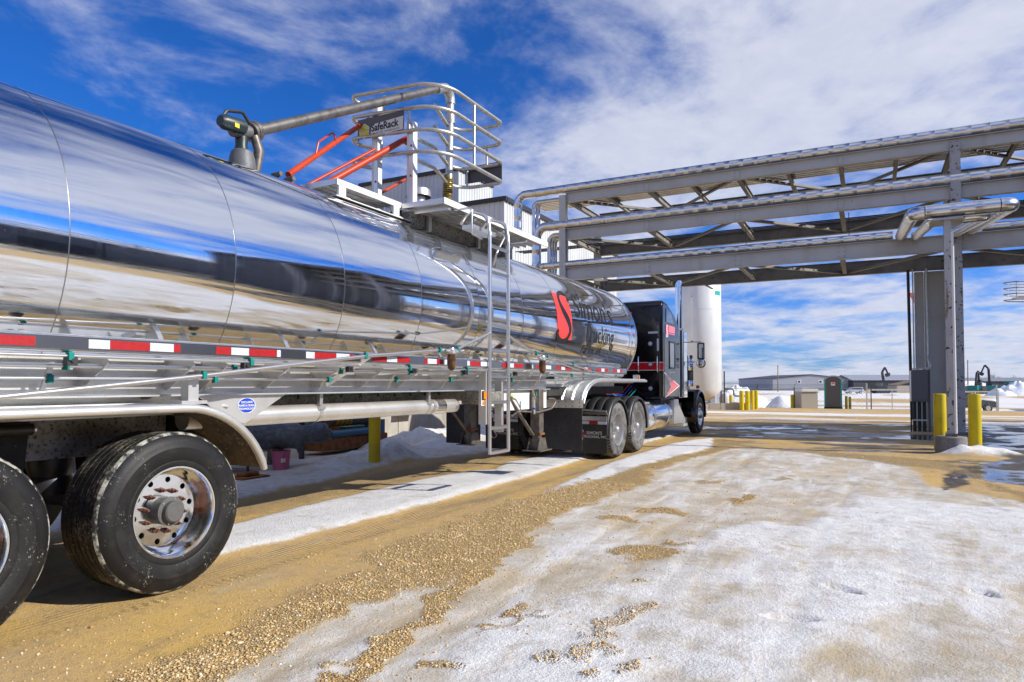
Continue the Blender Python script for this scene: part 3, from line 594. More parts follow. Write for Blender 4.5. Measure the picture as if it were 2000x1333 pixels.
def make_wheel(name, R, w, parent, loc, kind, mud=False):
    wl = bpy.data.objects.new(name, None); col.objects.link(wl); W[wl.name] = Vector(loc); wl.parent = parent; wl.location = Vector(loc) - W[parent.name]
    o, i = tyre_prof(R, w); tm = K['tyre_mud'] if mud else K['tyre']
    P = lambda m, nm, mt: m.build(nm, K[mt] if isinstance(mt, str) else mt, wl, loc=loc)
    P(MB().lathe(o, (0, 0, 0), 'x', 80).lathe(i, (0, 0, 0), 'x', 64), "tyre", tm)
    tr = [(R - .013, -.043), (R - .004, -.056)]
    nr = 6 if w > .4 else 4; y0, y1 = -.058, -w + .058
    for k in range(nr):
        a = y0 + (y1 - y0) * k / nr; b = y0 + (y1 - y0) * (k + 1) / nr
        tr += [(R, a - .004), (R, b + .006), (R - .014, b + .004), (R - .014, b - .002)] if k < nr - 1 else [(R, a - .004), (R, b)]
    tr += [(R - .004, -w + .056), (R - .013, -w + .043)]
    P(MB().lathe(tr, (0, 0, 0), 'x', 80), "tread", 'tyre_mud' if mud else 'tread')
    if not mud: P(MB().lathe([(R - .016, -.0385), (R - .010, -.0425), (R - .003, -.052), (R + .0012, -.060)], (0, 0, 0), 'x', 96), "scuffed_shoulder", 'scuff')
    if kind == 'lug':
        m = MB()
        for k in range(54):
            a = 2 * math.pi * k / 54
            for h0, h1, dr in ((-.062, -.018, .006), (-w + .062, -w + .018, .006)):
                v = []
                for da, r0, r1 in ((-.034, 0, 0), (.034, 0, 0)):
                    for h, r in ((h0, R + .004), (h1, R - .022), (h1, R - .036), (h0, R - .02)): v.append((h, r * math.cos(a + da), r * math.sin(a + da)))
                m.add(v, [(0, 1, 2, 3), (4, 7, 6, 5), (0, 4, 5, 1), (1, 5, 6, 2), (2, 6, 7, 3), (3, 7, 4, 0)])
        P(m, "tread_lugs", 'tread')["kind"] = "stuff"
    rm = 'polish' if not mud else K['rim_mud']
    P(MB().lathe([(.285, -.06), (.294, -.030), (.301, -.022), (.298, -.0145), (.288, -.015), (.279, -.028), (.274, -.05), (.265, -.075), (.261, -.10), (.252, -.115), (.250, -.132), (.240, -.148), (.236, -.155)], (0, 0, 0), 'x', 80), "rim", rm)
    P(MB().lathe([(.236, -.20), (.05, -.20)], (0, 0, 0), 'x', 40), "brake_drum", 'dark')
    m = MB(); hl = [(.203 * math.cos(R_(36 * k + 8)), .203 * math.sin(R_(36 * k + 8)), .0195) for k in range(10)]
    v, f = holed_disc(.2365, .07, hl, -.155); m.add(v, f)
    for cx, cy, r in hl: m.lathe([(r, -.155), (r, -.18)], (0, cx, cy), 'x', 12)
    P(m, "wheel_disc", rm)
    if kind == 'trailer':
        P(MB().lathe([(.092, -.155), (.092, -.085), (.096, -.084), (.096, -.066), (.070, -.062), (.068, -.030), (.060, -.022), (0, -.022)], (0, 0, 0), 'x', 36), "hub_cap", 'hub')
        bolt = MB().lathe([(.006, -.066), (.006, -.060), (0, -.060)], (0, 0, 0), 'x', 6)
        b0 = None
        for k in range(6):
            a = R_(60 * k + 15); p = Vector(loc) + Vector((0, .083 * math.cos(a), .083 * math.sin(a)))
            b0 = bolt.build("hub_bolt", K['stainless'], wl, loc=p) if b0 is None else inst(b0, wl, p)
    else:
        P(MB().lathe([(.10, -.155), (.10, -.12), (.075, -.09), (.07, -.05), (.055, -.02), (.03, -.005), (0, 0)], (0, 0, 0), 'x', 32), "hub_cap", 'chrome' if not mud else K['rim_mud'])
    nut = MB().lathe([(.019, -.155), (.019, -.148), (.015, -.147), (.014, -.120), (.009, -.119), (.008, -.098), (0, -.098)], (0, 0, 0), 'x', 8); b0 = None
    for k in range(10):
        a = R_(36 * k + 26); p = Vector(loc) + Vector((0, .138 * math.cos(a), .138 * math.sin(a)))
        b0 = nut.build("lug_nut", K['rustnut'] if kind == 'trailer' else K['polish'], wl, loc=p) if b0 is None else inst(b0, wl, p)
    return wl
K['rustnut'] = mat("rusted_nut", (.10, .045, .03), .6, .3, var=((.22, .07, .03), 60, .45, .6))
K['rim_mud'] = mat("dusty_wheel_aluminium", (.46, .45, .43), .42, .7, var=((.33, .315, .29), 6, .4, .75), spk=((.22, .20, .17), 60, .62, .70))
def copy_part(src, parent, loc, rot=None):
    r = src.copy(); col.objects.link(r); W[r.name] = Vector(loc); r.parent = parent; r.location = Vector(loc) - W[parent.name]
    if rot: r.rotation_euler = rot
    for ch in kids(src):
        c = ch.copy(); col.objects.link(c); c.parent = r; W[c.name] = W[ch.name] - W[src.name] + W[r.name]
    return r
tw = make_wheel("wheel", .522, .44, trailer, (-4.035, 2.97, .508), 'trailer')
copy_part(tw, trailer, (-4.035, 1.69, .508))
copy_part(tw, trailer, (2 * XC + 4.035, 2.97, .508), (0, 0, math.pi)); copy_part(tw, trailer, (2 * XC + 4.035, 1.69, .508), (0, 0, math.pi))
for y in (2.97, 1.69): part(MB().tube([(-6.3, y, .508), (-4.3, y, .508)], .065, 16), "axle", 'blackm')
# suspension hangers, bags and dirty side plates
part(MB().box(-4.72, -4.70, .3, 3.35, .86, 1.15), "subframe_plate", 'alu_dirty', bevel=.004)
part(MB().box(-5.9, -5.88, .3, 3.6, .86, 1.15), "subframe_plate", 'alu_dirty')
for y in (2.25, 3.5, 1.0):
    part(MB().prism([(y - .12, 1.14), (y + .12, 1.14), (y + .07, .62), (y - .07, .62)], 'x', -4.78, -4.62), "spring_hanger", 'blackm')
    part(MB().prism([(y - .12, 1.14), (y + .12, 1.14), (y + .07, .62), (y - .07, .62)], 'x', -5.98, -5.82), "spring_hanger", 'blackm')
for y in (2.62, 1.34): part(MB().lathe([(0, .62), (.13, .62), (.14, .70), (.12, .74), (.14, .80), (.13, .88), (0, .88)], (-4.86, y, 0), 'z', 24), "air_bag", 'blackp')
part(MB().box(-5.75, -4.85, .6, 3.5, .96, 1.12), "subframe", 'blackm')
part(MB().tube([(-4.55, .4, 1.095), (-4.50, 2.32, 1.075)], .036, 20, caps=False).tube([(-4.5001, 2.32, 1.075), (-4.5495, .42, 1.095)], .032, 20), "black_pipe", 'blackp')
part(MB().lathe([(.031, 0), (.0385, 0), (.0385, .012), (.031, .012)], (-4.50, 2.315, 1.075), 'y', 24), "pipe_end_ring", 'alu_clean')
# long rear fender with rolled lip
fp = [(0.2, 1.205), (3.02, 1.205)] + [(3.02 + .72 * math.sin(a), 1.205 - .72 * (1 - math.cos(a)) * .98) for a in np.linspace(.12, 1.24, 12)]
def fender(xo, xi, lip):
    m = MB(); v = []
    for y, z in fp:
        for x in (xi, xi + (xo - xi) * .33, xi + (xo - xi) * .66, xo): v.append((x, y, z))
    up_ = [(x, y, z + .006) for x, y, z in v]; nn = len(v); f = []
    for i in range(len(fp) - 1):
        for j in range(3): a = i * 4 + j; f += [(a, a + 1, a + 5, a + 4), (a + nn, a + 4 + nn, a + 5 + nn, a + 1 + nn)]
    m.add(v + up_, f, True); return m
part(fender(-4.05, -4.66, True), "fender", 'alu'); fl = fender(-4.07, -4.65, True); fl.v = [(x, y - .004, z - .009) for x, y, z in fl.v]; part(fl, "fender_liner", 'mudliner'); part(fender(-6.55, -5.94, True), "fender", 'alu')
lipp = [(-4.045, y, z - .018) for y, z in fp]
part(MB().tube([(-4.045, 0.2, 1.187), (-4.045, 1.0, 1.187), (-4.045, 2.0, 1.187)] + lipp[1:], [.030] * (len(lipp) + 1) + [.022], 12), "fender_lip", 'alu')
part(MB().tube([(x, .2, 1.214) for x in ()] or [(-4.35, .2, 1.212), (-4.35, 3.02, 1.212)], .010, 6), "fender_rib", 'alu')
for y in (.9, 2.0, 3.1): part(MB().bar((-4.66, y, 1.22), (-4.46, y, 1.29), .05, .012), "fender_bracket", 'alu')
part(MB().box(-4.20, -4.08, 3.02, 3.22, 1.212, 1.235).box(-4.20, -4.12, 3.10, 3.18, 1.235, 1.395), "conduit_bracket", "alu")
# main frame: web, flanges, stiffeners
part(MB().box(-4.60, -4.59, .3, 3.45, 1.12, 1.262), "lower_frame_plate", 'alu')
part(MB().box(-4.462, -4.45, .3, 9.6, 1.275, 1.50), "frame_web", 'alu'); part(MB().box(-6.15, -6.138, .3, 9.6, 1.275, 1.50), "frame_web", 'alu')
part(MB().box(-4.53, -4.37, .3, 9.6, 1.262, 1.275), "frame_flange", 'alu'); part(MB().box(-4.53, -4.40, .3, 9.6, 1.50, 1.512), "frame_flange", 'alu')
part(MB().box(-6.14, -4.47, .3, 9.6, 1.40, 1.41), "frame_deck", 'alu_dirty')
part(MB().box(-4.449, -4.440, .3, 9.6, 1.352, 1.372), "frame_swage", 'alu_clean')
sb = None
for k, y in enumerate([.75, 1.35, 1.95, 2.55, 3.15, 3.42, 4.02, 4.6, 5.2, 5.8, 6.45, 7.05, 7.75, 8.4, 9.05]):
    if sb is None: sb = part(MB().prism([(-4.13, .235), (-4.44, .235), (-4.44, .02), (-4.41, .02), (-4.13, .19)], 'y', -.005, .005), "stiffener", 'alu', loc=(0, y, 1.285))
    else: inst(sb, trailer, (0, y, 1.285))
# dark lower sill with its cable, behind the flange
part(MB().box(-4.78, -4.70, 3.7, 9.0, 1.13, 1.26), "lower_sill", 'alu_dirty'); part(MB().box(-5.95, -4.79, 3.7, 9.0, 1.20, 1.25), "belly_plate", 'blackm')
part(MB().tube([(-4.69, y, 1.235 - .012 * (i % 2)) for i, y in enumerate(np.linspace(4.0, 7.15, 22))], .006, 6), "light_cable", 'teal')
cc = None
for y in np.linspace(4.1, 7.0, 11):
    p = (-4.69, y, 1.232)
    if cc is None: cc = part(MB().box(-.008, .006, -.012, .012, -.02, .012), "cable_clip", 'blackp', loc=p)
    else: inst(cc, trailer, p)
# cradle gusset with round sticker, hose tube
part(MB().prism([(3.40, 1.262), (4.26, 1.262), (3.83, 1.03), (3.62, 1.10)], 'x', -4.425, -4.412), "cradle_gusset", 'alu', bevel=.003)
st = part(MB().lathe([(0, .0), (.078, .0)], (0, 0, 0), 'x', 40), "sticker_rim", 'white', loc=(-4.4095, 3.845, 1.178)); st.scale = (1, 1.12, .80)
s2 = part(MB().lathe([(0, .0), (.072, .0)], (0, 0, 0), 'x', 40), "round_sticker", 'blue', loc=(-4.4080, 3.845, 1.178)); s2.scale = (1, 1.12, .80)
for i, s in enumerate(("EXCLUSIVE", "FRAME & CRADLE", "TECHNOLOGY")):
    flat_text("sticker_lettering", s, K['white'], trailer, (-4.4075, 3.845, 1.178 + .018 - .026 * i), (0, 1, 0), (0, 0, 1), .0225, align='CENTER', bold=.0006)
part(MB().tube([(-4.47, 3.55, 1.195), (-4.40, 3.66, 1.180)], .017, 14, caps=False).tube([(-4.4601, 3.56, 1.194), (-4.40, 3.659, 1.180)], .0145, 14), "drain_stub", 'alu_clean')
part(MB().tube([(-4.52, 3.35, 1.085), (-4.52, 7.08, 1.085)], .080, 32), "hose_tube", 'alu')
part(MB().lathe([(.076, 0), (.085, .004), (.085, .18), (.076, .184)], (-4.52, 6.62, 1.085), 'y', 32), "tube_collar", 'polish')
part(MB().lathe([(.082, 0), (.088, .004), (.088, .05), (.082, .054)], (-4.52, 6.53, 1.085), 'y', 32), "tube_collar", 'alu_clean')
hs = None
for y in (4.72, 6.45):
    m = MB().lathe([(.081, -.018), (.0855, -.017), (.0855, .017), (.081, .018)], (0, 0, 0), 'y', 28).box(.04, .075, -.02, .02, .07, .185).box(.05, .095, -.035, .035, .03, .06)
    hs = part(m, "hose_tube_hanger", 'alu_clean', loc=(-4.52, y, 1.085)) if hs is None else inst(hs, trailer, (-4.52, y, 1.085))
# side rail with tape
part(MB().box(-4.135, -4.100, .3, 12.5, 1.545, 1.630), "side_rail", 'rail', bevel=.005)
part(MB().tube([(-4.118, .3, 1.634), (-4.118, 12.5, 1.634)], .007, 8), "rail_bead", 'polish'); part(MB().tube([(-4.118, .3, 1.540), (-4.118, 12.5, 1.540)], .010, 8), "rail_bead", 'polish')
for y in np.arange(.75, 12.4, 1.2): part(MB().box(-4.44, -4.14, y - .02, y + .02, 1.550, 1.565), "rail_arm", 'alu')
TAPE = [('R',1.8,2.12),('W',2.41,2.54),('R',2.54,2.8),('W',2.8,2.97),('R',2.97,3.02),('R',3.3,3.43),('W',3.43,3.59),('R',3.59,3.86),('W',3.86,3.9),('W',4.17,4.27),('R',4.27,4.53),('W',4.53,4.7),('R',4.7,4.76),('R',5.01,5.23),('W',5.23,5.39),('R',5.39,5.6),('R',5.85,5.91),('W',5.91,6.08),('R',6.08,6.21),('W',6.21,6.44),('W',6.7,6.76),('R',6.76,7.01),('W',7.01,7.21),('R',7.54,7.73),('W',7.73,7.86),('R',7.86,8.12),('W',8.4,8.53),('R',8.53,8.77),('W',8.77,9.03),('R',9.21,9.4),('W',9.4,9.54),('R',9.54,9.8),('R',10.16,10.31),('W',10.31,10.47),('R',10.47,10.63),('R',10.87,11.12),('W',11.12,11.27),('R',11.27,11.46),('R',11.73,11.95),('W',11.95,12.1),('R',12.1,12.24)]
for c_, a, b in TAPE: part(MB().box(-4.0998, -4.0985, a + .001, b - .001, 1.560, 1.614), "reflective_tape", 'tred' if c_ == 'R' else 'twhite')
# conduits, clamps, brackets along the side
part(MB().tube([(-4.19, .3, 1.452), (-4.19, 11.2, 1.478)], .014, 12), "conduit", 'stainless'); part(MB().tube([(-4.26, .3, 1.378), (-4.26, 10.2, 1.400)], .010, 10), "conduit", 'stainless')
part(MB().tube([(-4.09, .3, 1.508), (-4.09, 3.4, 1.512), (-4.10, 4.2, 1.506), (-4.10, 8.8, 1.512)], .009, 10), "conduit", 'stainless')
part(MB().tube(fillet([(-4.04, .3, 1.135), (-4.05, 1.93, 1.28), (-4.05, 3.16, 1.405), (-4.05, 4.86, 1.60), (-4.03, 6.05, 1.705), (-3.99, 6.2, 1.705)], .4), .0165, 14), "conduit", 'stainless')
part(MB().tube([(-4.02, 6.3, 1.712), (-4.06, 7.18, 1.965)], .0145, 12), "ladder_brace", 'stainless'); part(MB().tube([(-4.08, 7.66, 1.965), (-4.03, 8.36, 1.76)], .017, 12), "ladder_brace", 'stainless')
part(MB().tube([(-4.0, 8.62, 1.745), (-4.06, 9.8, 1.64), (-4.1, 11.6, 1.455)], .013, 10), "conduit", 'stainless'); part(MB().tube([(-4.02, 8.62, 1.72), (-4.10, 9.9, 1.585), (-4.15, 11.9, 1.475)], .011, 10), "conduit", 'stainless')
part(MB().tube(fillet([(-4.0, 8.5, 1.50), (-4.02, 8.46, 1.42), (-4.20, 8.62, 1.27), (-4.22, 8.75, 1.14)], .06), .012, 10), "drain_hose", 'galv')
tc_ = MB().box(-.016, .020, -.016, .016, -.024, .024).box(-.02, .012, -.010, .010, .024, .034); t0 = None
for p in [(-4.255, 2.28, 1.378), (-4.185, 2.33, 1.455), (-4.045, 3.16, 1.407), (-4.255, 3.42, 1.381), (-4.185, 3.53, 1.460), (-4.05, 4.86, 1.60), (-4.255, 4.61, 1.386), (-4.185, 4.68, 1.462), (-4.255, 5.58, 1.39), (-4.185, 5.71, 1.465), (-4.255, 6.59, 1.392), (-4.185, 6.73, 1.468), (-4.02, 6.02, 1.703), (-4.02, 6.36, 1.728),
          (-4.185, 7.9, 1.47), (-4.255, 8.1, 1.396), (-4.02, 8.36, 1.76), (-4.0, 8.68, 1.742), (-4.185, 9.1, 1.473), (-4.185, 10.0, 1.476), (-4.09, 10.7, 1.55), (-4.06, 9.75, 1.645), (-4.22, 8.75, 1.20), (-4.09, 2.3, 1.508), (-4.09, 3.6, 1.510), (-4.10, 5.6, 1.508), (-4.10, 6.7, 1.51)]:
    t0 = part(tc_, "pipe_clamp", 'teal', loc=p, bevel=.004) if t0 is None else inst(t0, trailer, p)
bk = None
for y in (2.28, 3.42, 4.61, 5.58, 6.59, 8.1):
    m = MB().bar((0, 0, .07), (-.14, .02, -.10), .03, .012, (1, 0, 1)); p = (-4.27, y + .02, 1.405)
    bk = part(m, "conduit_bracket", 'alu_clean', loc=p) if bk is None else inst(bk, trailer, p)
part(MB().bar((-4.06, 4.92, 1.60), (-4.30, 4.62, 1.34), .045, .012, (1, 0, 1)), "perforated_strap", 'alu_clean')
cb = None
for y in (2.31, 3.56, 4.70, 5.66, 6.66, 7.9):
    p = (-4.10, y, 1.485); cb = part(MB().box(-.02, .02, -.03, .03, -.03, .02).tube([(.02, 0, 0), (.03, 0, 0)], .012, 8), "rail_clamp", 'blackp', loc=p) if cb is None else inst(cb, trailer, p)
# two hanging filter bowls
fb = None
for y in (6.2, 8.5):
    p = (-3.99, y, 1.60); t = .03 if y < 7 else .05
    head = part(MB().lathe([(0, .135), (.03, .135), (.034, .12), (.052, .115), (.052, .075), (.046, .07), (0, .07)], (0, 0, 0), 'z', 20).tube([(0, -.12, .10), (0, .12, .10)], .016, 10), "filter_head", 'alu_clean', loc=p)
    part(MB().lathe([(.046, .07), (.048, -.04), (.040, -.085), (.02, -.105), (0, -.108)], (0, 0, 0), 'z', 20), "filter_bowl", K['bowl'] if 'bowl' in K else K.setdefault('bowl', mat("smoked_bowl", (.07, .045, .03), .25, .2, var=((.22, .09, .03), 22, .45, .65))), loc=p)
# ladder ------------------------------------------------------------
lad = [(-4.08, 7.19), (-4.08, 7.67)]
for x, y in lad:
    part(MB().tube(fillet([(x, y, .50), (x, y, 3.16), (x - .03, y + .0, 3.40), (x - .30, y, 3.50), (x - .42, y, 3.34)], [0, .1, .16, .14, 0], 8), .024, 14), "ladder_rail", 'stainless')
lr = None
for z in (.51, .81, 1.12, 1.44, 1.76, 2.08, 2.40, 2.72, 3.04):
    m = MB().box(-.020, .020, -.225, .225, -.018, .012)
    if z < 1.2:
        for q in np.linspace(-.21, .21, 15): m.box(-.020, .020, q - .008, q + .008, .012, .022)
    p = (-4.08, 7.43, z)
    part(m, "ladder_rung", 'stainless', loc=p)
part(MB().box(-4.20, -4.10, 7.13, 7.21, .86, 1.50), "ladder_backing_post", 'alu'); part(MB().box(-4.24, -4.14, 7.60, 7.66, .74, 1.42), "ladder_backing_post", 'alu')
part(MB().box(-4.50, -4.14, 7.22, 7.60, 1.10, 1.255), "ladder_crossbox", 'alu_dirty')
for y in (7.17, 7.69): part(MB().bar((-4.10, y, 1.60), (-4.14, y, 1.60), .05, .05), "ladder_clip", 'alu_clean')
# guard loops either side of the ladder top
part(MB().tube(fillet([(-4.40, 6.9, 3.44), (-4.16, 6.9, 3.44), (-4.16, 6.9, 3.13), (-4.20, 7.2, 3.13)], .05), .013, 10), "ladder_guard", 'stainless')
part(MB().tube(fillet([(-4.50, 7.9, 3.44), (-4.25, 7.9, 3.30), (-4.25, 7.67, 3.04), (-4.3, 7.67, 2.88)], .07), .014, 10), "ladder_guard", 'stainless')
part(MB().box(-4.36, -4.20, 7.0, 7.55, 3.22, 3.27), "ladder_top_step", 'alu_clean')
# marker light by the ladder
part(MB().box(-4.13, -4.12, 7.06, 7.17, 1.085, 1.275), "light_plate", 'white_alu', bevel=.003)
part(MB().box(-4.12, -4.105, 7.07, 7.16, 1.155, 1.265), "light_bezel", 'blackp', bevel=.02, seg=4); part(MB().box(-4.106, -4.094, 7.08, 7.15, 1.165, 1.255), "marker_light", 'amber', bevel=.02, seg=4)
part(MB().box(-4.12, -4.112, 7.085, 7.145, 1.10, 1.14), "side_reflector", 'amber')
# top walkway ---------------------------------------------------------
def grating(x0, x1, y0, y1, z, along='y'):
    m = MB(); n = max(2, int(round((x1 - x0) / .105))); w = (x1 - x0) / n
    for i in range(n):
        a = x0 + i * w; m.box(a + .006, a + w - .006, y0, y1, z - .003, z).box(a + .006, a + .010, y0, y1, z - .035, z - .003).box(a + w - .010, a + w - .006, y0, y1, z - .035, z - .003)
        k = int((y1 - y0) / .042)
        for j in range(k):
            y = y0 + (j + .5) * (y1 - y0) / k; m.box(a + .022, a + w - .022, y - .011, y + .011, z, z + .012)
    return m
part(grating(-4.95, -4.38, 6.66, 9.45, 3.50), "walkway_grating", 'alu_clean')
part(grating(-5.55, -4.99, 5.52, 6.58, 3.50), "walkway_grating", 'alu_clean'); part(grating(-5.9, -4.99, 6.66, 9.2, 3.46), "walkway_grating", 'alu_clean')
part(MB().box(-4.372, -4.352, 6.60, 9.48, 3.445, 3.52), "walkway_edge", 'white_alu'); part(MB().box(-4.97, -4.375, 6.60, 6.645, 3.455, 3.515), "walkway_edge", 'alu_clean')
part(MB().box(-4.985, -4.965, 5.48, 6.60, 3.46, 3.525), "walkway_edge", 'white_alu'); part(MB().box(-5.56, -4.987, 5.48, 5.50, 3.465, 3.525), "walkway_edge", 'alu_clean')
for y in (5.56, 6.50): part(MB().box(-4.986, -4.962, y - .055, y + .055, 3.345, 3.458), "walkway_foot", 'white_alu'); part(MB().box(-5.02, -4.93, y - .09, y + .09, 3.325, 3.343), "walkway_pad", 'white_alu')
part(MB().box(-5.06, -4.90, 5.4, 6.7, 3.312, 3.324), "dome_ring_strip", 'white_alu')
for y in (6.75, 7.35, 8.1, 8.8): part(MB().bar((-4.38, y, 3.44), (-4.98, y, 3.44), .05, .07), "walkway_bearer", 'alu_clean')
for y in (7.0, 8.2, 9.0): part(MB().box(-4.86, -4.82, y - .03, y + .03, 3.22, 3.44), "walkway_post", 'alu_clean')
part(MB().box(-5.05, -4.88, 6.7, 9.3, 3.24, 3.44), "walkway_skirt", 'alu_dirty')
# hatch gear on the crown
for y in (4.93, 5.10): part(MB().box(-5.30, -5.24, y - .018, y + .018, 3.35, 3.44).tube([(-5.32, y, 3.455), (-5.20, y, 3.455)], .024, 10), "hatch_dog", 'oldsteel')
part(MB().lathe([(0, 3.40), (.20, 3.40), (.21, 3.38), (.21, 3.30), (0, 3.30)], (-5.46, 4.62, 0), 'z', 28), "hatch_collar", 'oldsteel')
# front quarter fender over the tractor wheels, with flap
qp = [(10.28, 1.05), (10.30, 1.12), (10.40, 1.24), (10.58, 1.34), (10.85, 1.405), (11.2, 1.425), (13.75, 1.425)]
qp = [(y, z) for y, z in qp]
def rib_sheet(path, x0, x1, nrib, t=.006):
    xs_ = []; 
    for k in range(nrib):
        a = x0 + (x1 - x0) * k / nrib; w = (x1 - x0) / nrib
        xs_ += [(a, 0), (a + w * .62, 0), (a + w * .72, .020), (a + w * .90, .020)]
    xs_.append((x1, 0)); m = MB(); v = []; n = len(xs_)
    for i, (y, z) in enumerate(path):
        a = path[max(0, i - 1)]; b = path[min(len(path) - 1, i + 1)]; d = Vector((0, b[0] - a[0], b[1] - a[1])).normalized(); nr = Vector((0, -d.z, d.y))
        for x, h in xs_: v.append(Vector((x, y, z)) + nr * h)
    f = [(i * n + j, i * n + j + 1, (i + 1) * n + j + 1, (i + 1) * n + j) for i in range(len(path) - 1) for j in range(n - 1)]
    m.add(v, f, True); return m
part(rib_sheet([(q.x, q.y) for q in fillet([(a, b, 0) for a, b in qp], .25, 4)], -4.82, -4.10, 4), "quarter_fender", 'alu')
part(MB().tube(fillet([(-4.095, a, b - .02) for a, b in qp], .25, 4), .024, 10), "fender_lip", 'alu_clean')
part(MB().box(-4.82, -4.10, 10.262, 10.272, .96, 1.09), "flap_clamp", 'alu_clean', bevel=.003)
fbolt = None
for i in range(6):
    for z in (.985, 1.055):
        p = (-4.76 + .12 * i, 10.26, z); fbolt = part(MB().lathe([(.010, 0), (.008, -.006), (0, -.007)], (0, 0, 0), 'y', 8), "flap_bolt", 'oldsteel', loc=p) if fbolt is None else inst(fbolt, trailer, p)
part(MB().box(-4.80, -4.12, 10.274, 10.286, .28, .97), "mud_flap", 'flap', bevel=.005); part(MB().box(-6.72, -6.02, 10.274, 10.286, .30, .99), "mud_flap", 'flap')
part(MB().tube([(-4.15, 10.9, 1.385), (-4.15, 13.0, 1.385)], .022, 8), "fender_stay", 'alu_clean')
for y in (10.75, 11.7): part(MB().box(-4.30, -4.27, y - .02, y + .02, 1.42, 1.56), "fender_stay", 'alu_clean')
part(MB().box(-4.28, -4.18, 13.45, 13.52, 1.43, 1.53).box(-4.181, -4.168, 13.455, 13.515, 1.435, 1.525), "front_marker_light", 'alu_clean'); part(MB().box(-4.167, -4.155, 13.46, 13.51, 1.44, 1.52), "marker_light", 'amber')
part(MB().lathe([(.0, 0), (.028, .004), (.034, .03), (.028, .056), (0, .06)], (-4.22, 12.2, 1.49), 'y', 16).tube([(-4.22, 12.23, 1.42), (-4.22, 12.23, 1.48)], .008, 6), "pressure_gauge", 'chrome')
# coupler box, landing gear
part(MB().box(-4.46, -4.44, 8.0, 9.6, .98, 1.262), "coupler_side_plate", 'white_alu'); part(MB().box(-6.1, -4.47, 9.0, 13.4, 1.16, 1.30), "upper_coupler", 'blackm')
part(MB().box(-4.62, -4.60, 8.9, 13.2, 1.30, 1.52), "frame_web", 'alu'); part(MB().box(-4.438, -4.432, 8.42, 8.48, 1.14, 1.20), "valve_tag", 'signyel')
for x, y in ((-4.36, 9.1), (-5.75, 9.5)):
    lg = part(MB().box(x - .075, x + .075, y - .075, y + .075, .62, 1.27).box(x - .055, x + .055, y - .055, y + .055, .46, .62), "landing_leg", 'oldsteel', bevel=.012, seg=3)
    part(MB().box(x - .085, x + .085, y - .085, y + .085, .60, .63), "leg_collar", 'rust', lg)
    part(MB().prism([(-.17, .385), (.17, .385), (.09, .56), (-.09, .56)], 'x', -.09, -.078).prism([(-.17, .385), (.17, .385), (.09, .56), (-.09, .56)], 'x', .078, .09).box(-.15, .15, -.20, .20, .37, .386).box(-.077, .077, -.07, .07, .386, .54), "leg_foot", 'oldsteel', lg, loc=(x, y, 0))
    part(MB().tube([(x - .02, y - .10, .60), (x - .1, y - .75, 1.20)], .028, 10), "leg_brace", 'oldsteel', lg)
part(MB().tube(fillet([(-4.24, 9.22, 1.13), (-4.20, 9.50, 1.12), (-4.22, 9.30, .98), (-4.25, 8.9, .94), (-4.32, 8.45, .97), (-4.40, 8.36, .90)], .06), .015, 10), "landing_gear_crank", 'oldsteel')
part(MB().tube([(-5.75, 9.45, 1.1), (-4.36, 9.1, 1.1)], .025, 8), "cross_shaft", 'oldsteel')
part(MB().tube([(-4.24, 8.75, 1.16), (-4.24, 8.75, .92)], .018, 10), "drain_valve", 'galv'); part(MB().lathe([(.026, -.012), (.03, 0), (.026, .012)], (-4.24, 8.75, 1.00), 'z', 12), "valve_handle", 'blue')
# lower white shelf seen along the tank foot
part(MB().prism([(8.9, 1.525), (12.1, 1.525), (11.9, 1.62), (9.2, 1.68)], 'x', -4.50, -4.46), "cradle_side", 'alu')
# lettering wrapped on the shell -------------------------------------
def wrap(name, v, f, mt, y0, z0, lift, parent=None):
    """2D lettering (x along the tank, y up) laid round the shell, z0 = height of the baseline"""
    bm = bmesh.new(); vs_ = [bm.verts.new((a, b, 0)) for a, b in v]
    for q in f:
        try: bm.faces.new([vs_[i] for i in q])
        except ValueError: pass
    lo = min(b for a, b in v); hi = max(b for a, b in v)
    k = int((hi - lo) / .03)
    for i in range(1, k + 1):
        bmesh.ops.bisect_plane(bm, geom=bm.verts[:] + bm.edges[:] + bm.faces[:], plane_co=(0, lo + (hi - lo) * i / (k + 1), 0), plane_no=(0, 1, 0))
    th0 = math.asin((z0 - ZC) / RT); r = RT + lift
    for q in bm.verts: a, b = q.co.x, q.co.y; t = th0 + b / RT; q.co = (XC + r * math.cos(t), y0 + a, ZC + r * math.sin(t))
    bm.verts.index_update(); m = MB(); m.add([q.co[:] for q in bm.verts], [[x.index for x in p.verts] for p in bm.faces]); bm.free()
    return part(m, name, mt, parent)
part_v = [(0, 0), (.56, 0), (.60, .22), (.60, .52), (.58, .72), (.10, .72), (.10, .40), (.06, .2)]
wrap("logo_panel", [(0, 0), (.58, -.02), (.58, .70), (.02, .72)], [(0, 1, 2, 3)], 'redv', 9.48, 2.06, .0022)
def ribbon(pts, wd):
    v = []; P = [Vector((a, b)) for a, b in pts]
    for i, p in enumerate(P):
        d = (P[min(i + 1, len(P) - 1)] - P[max(0, i - 1)]).normalized(); nrm = Vector((-d.y, d.x)) * wd[i] / 2; v += [(p + nrm)[:], (p - nrm)[:]]
    return v, [(2 * i, 2 * i + 1, 2 * i + 3, 2 * i + 2) for i in range(len(P) - 1)]
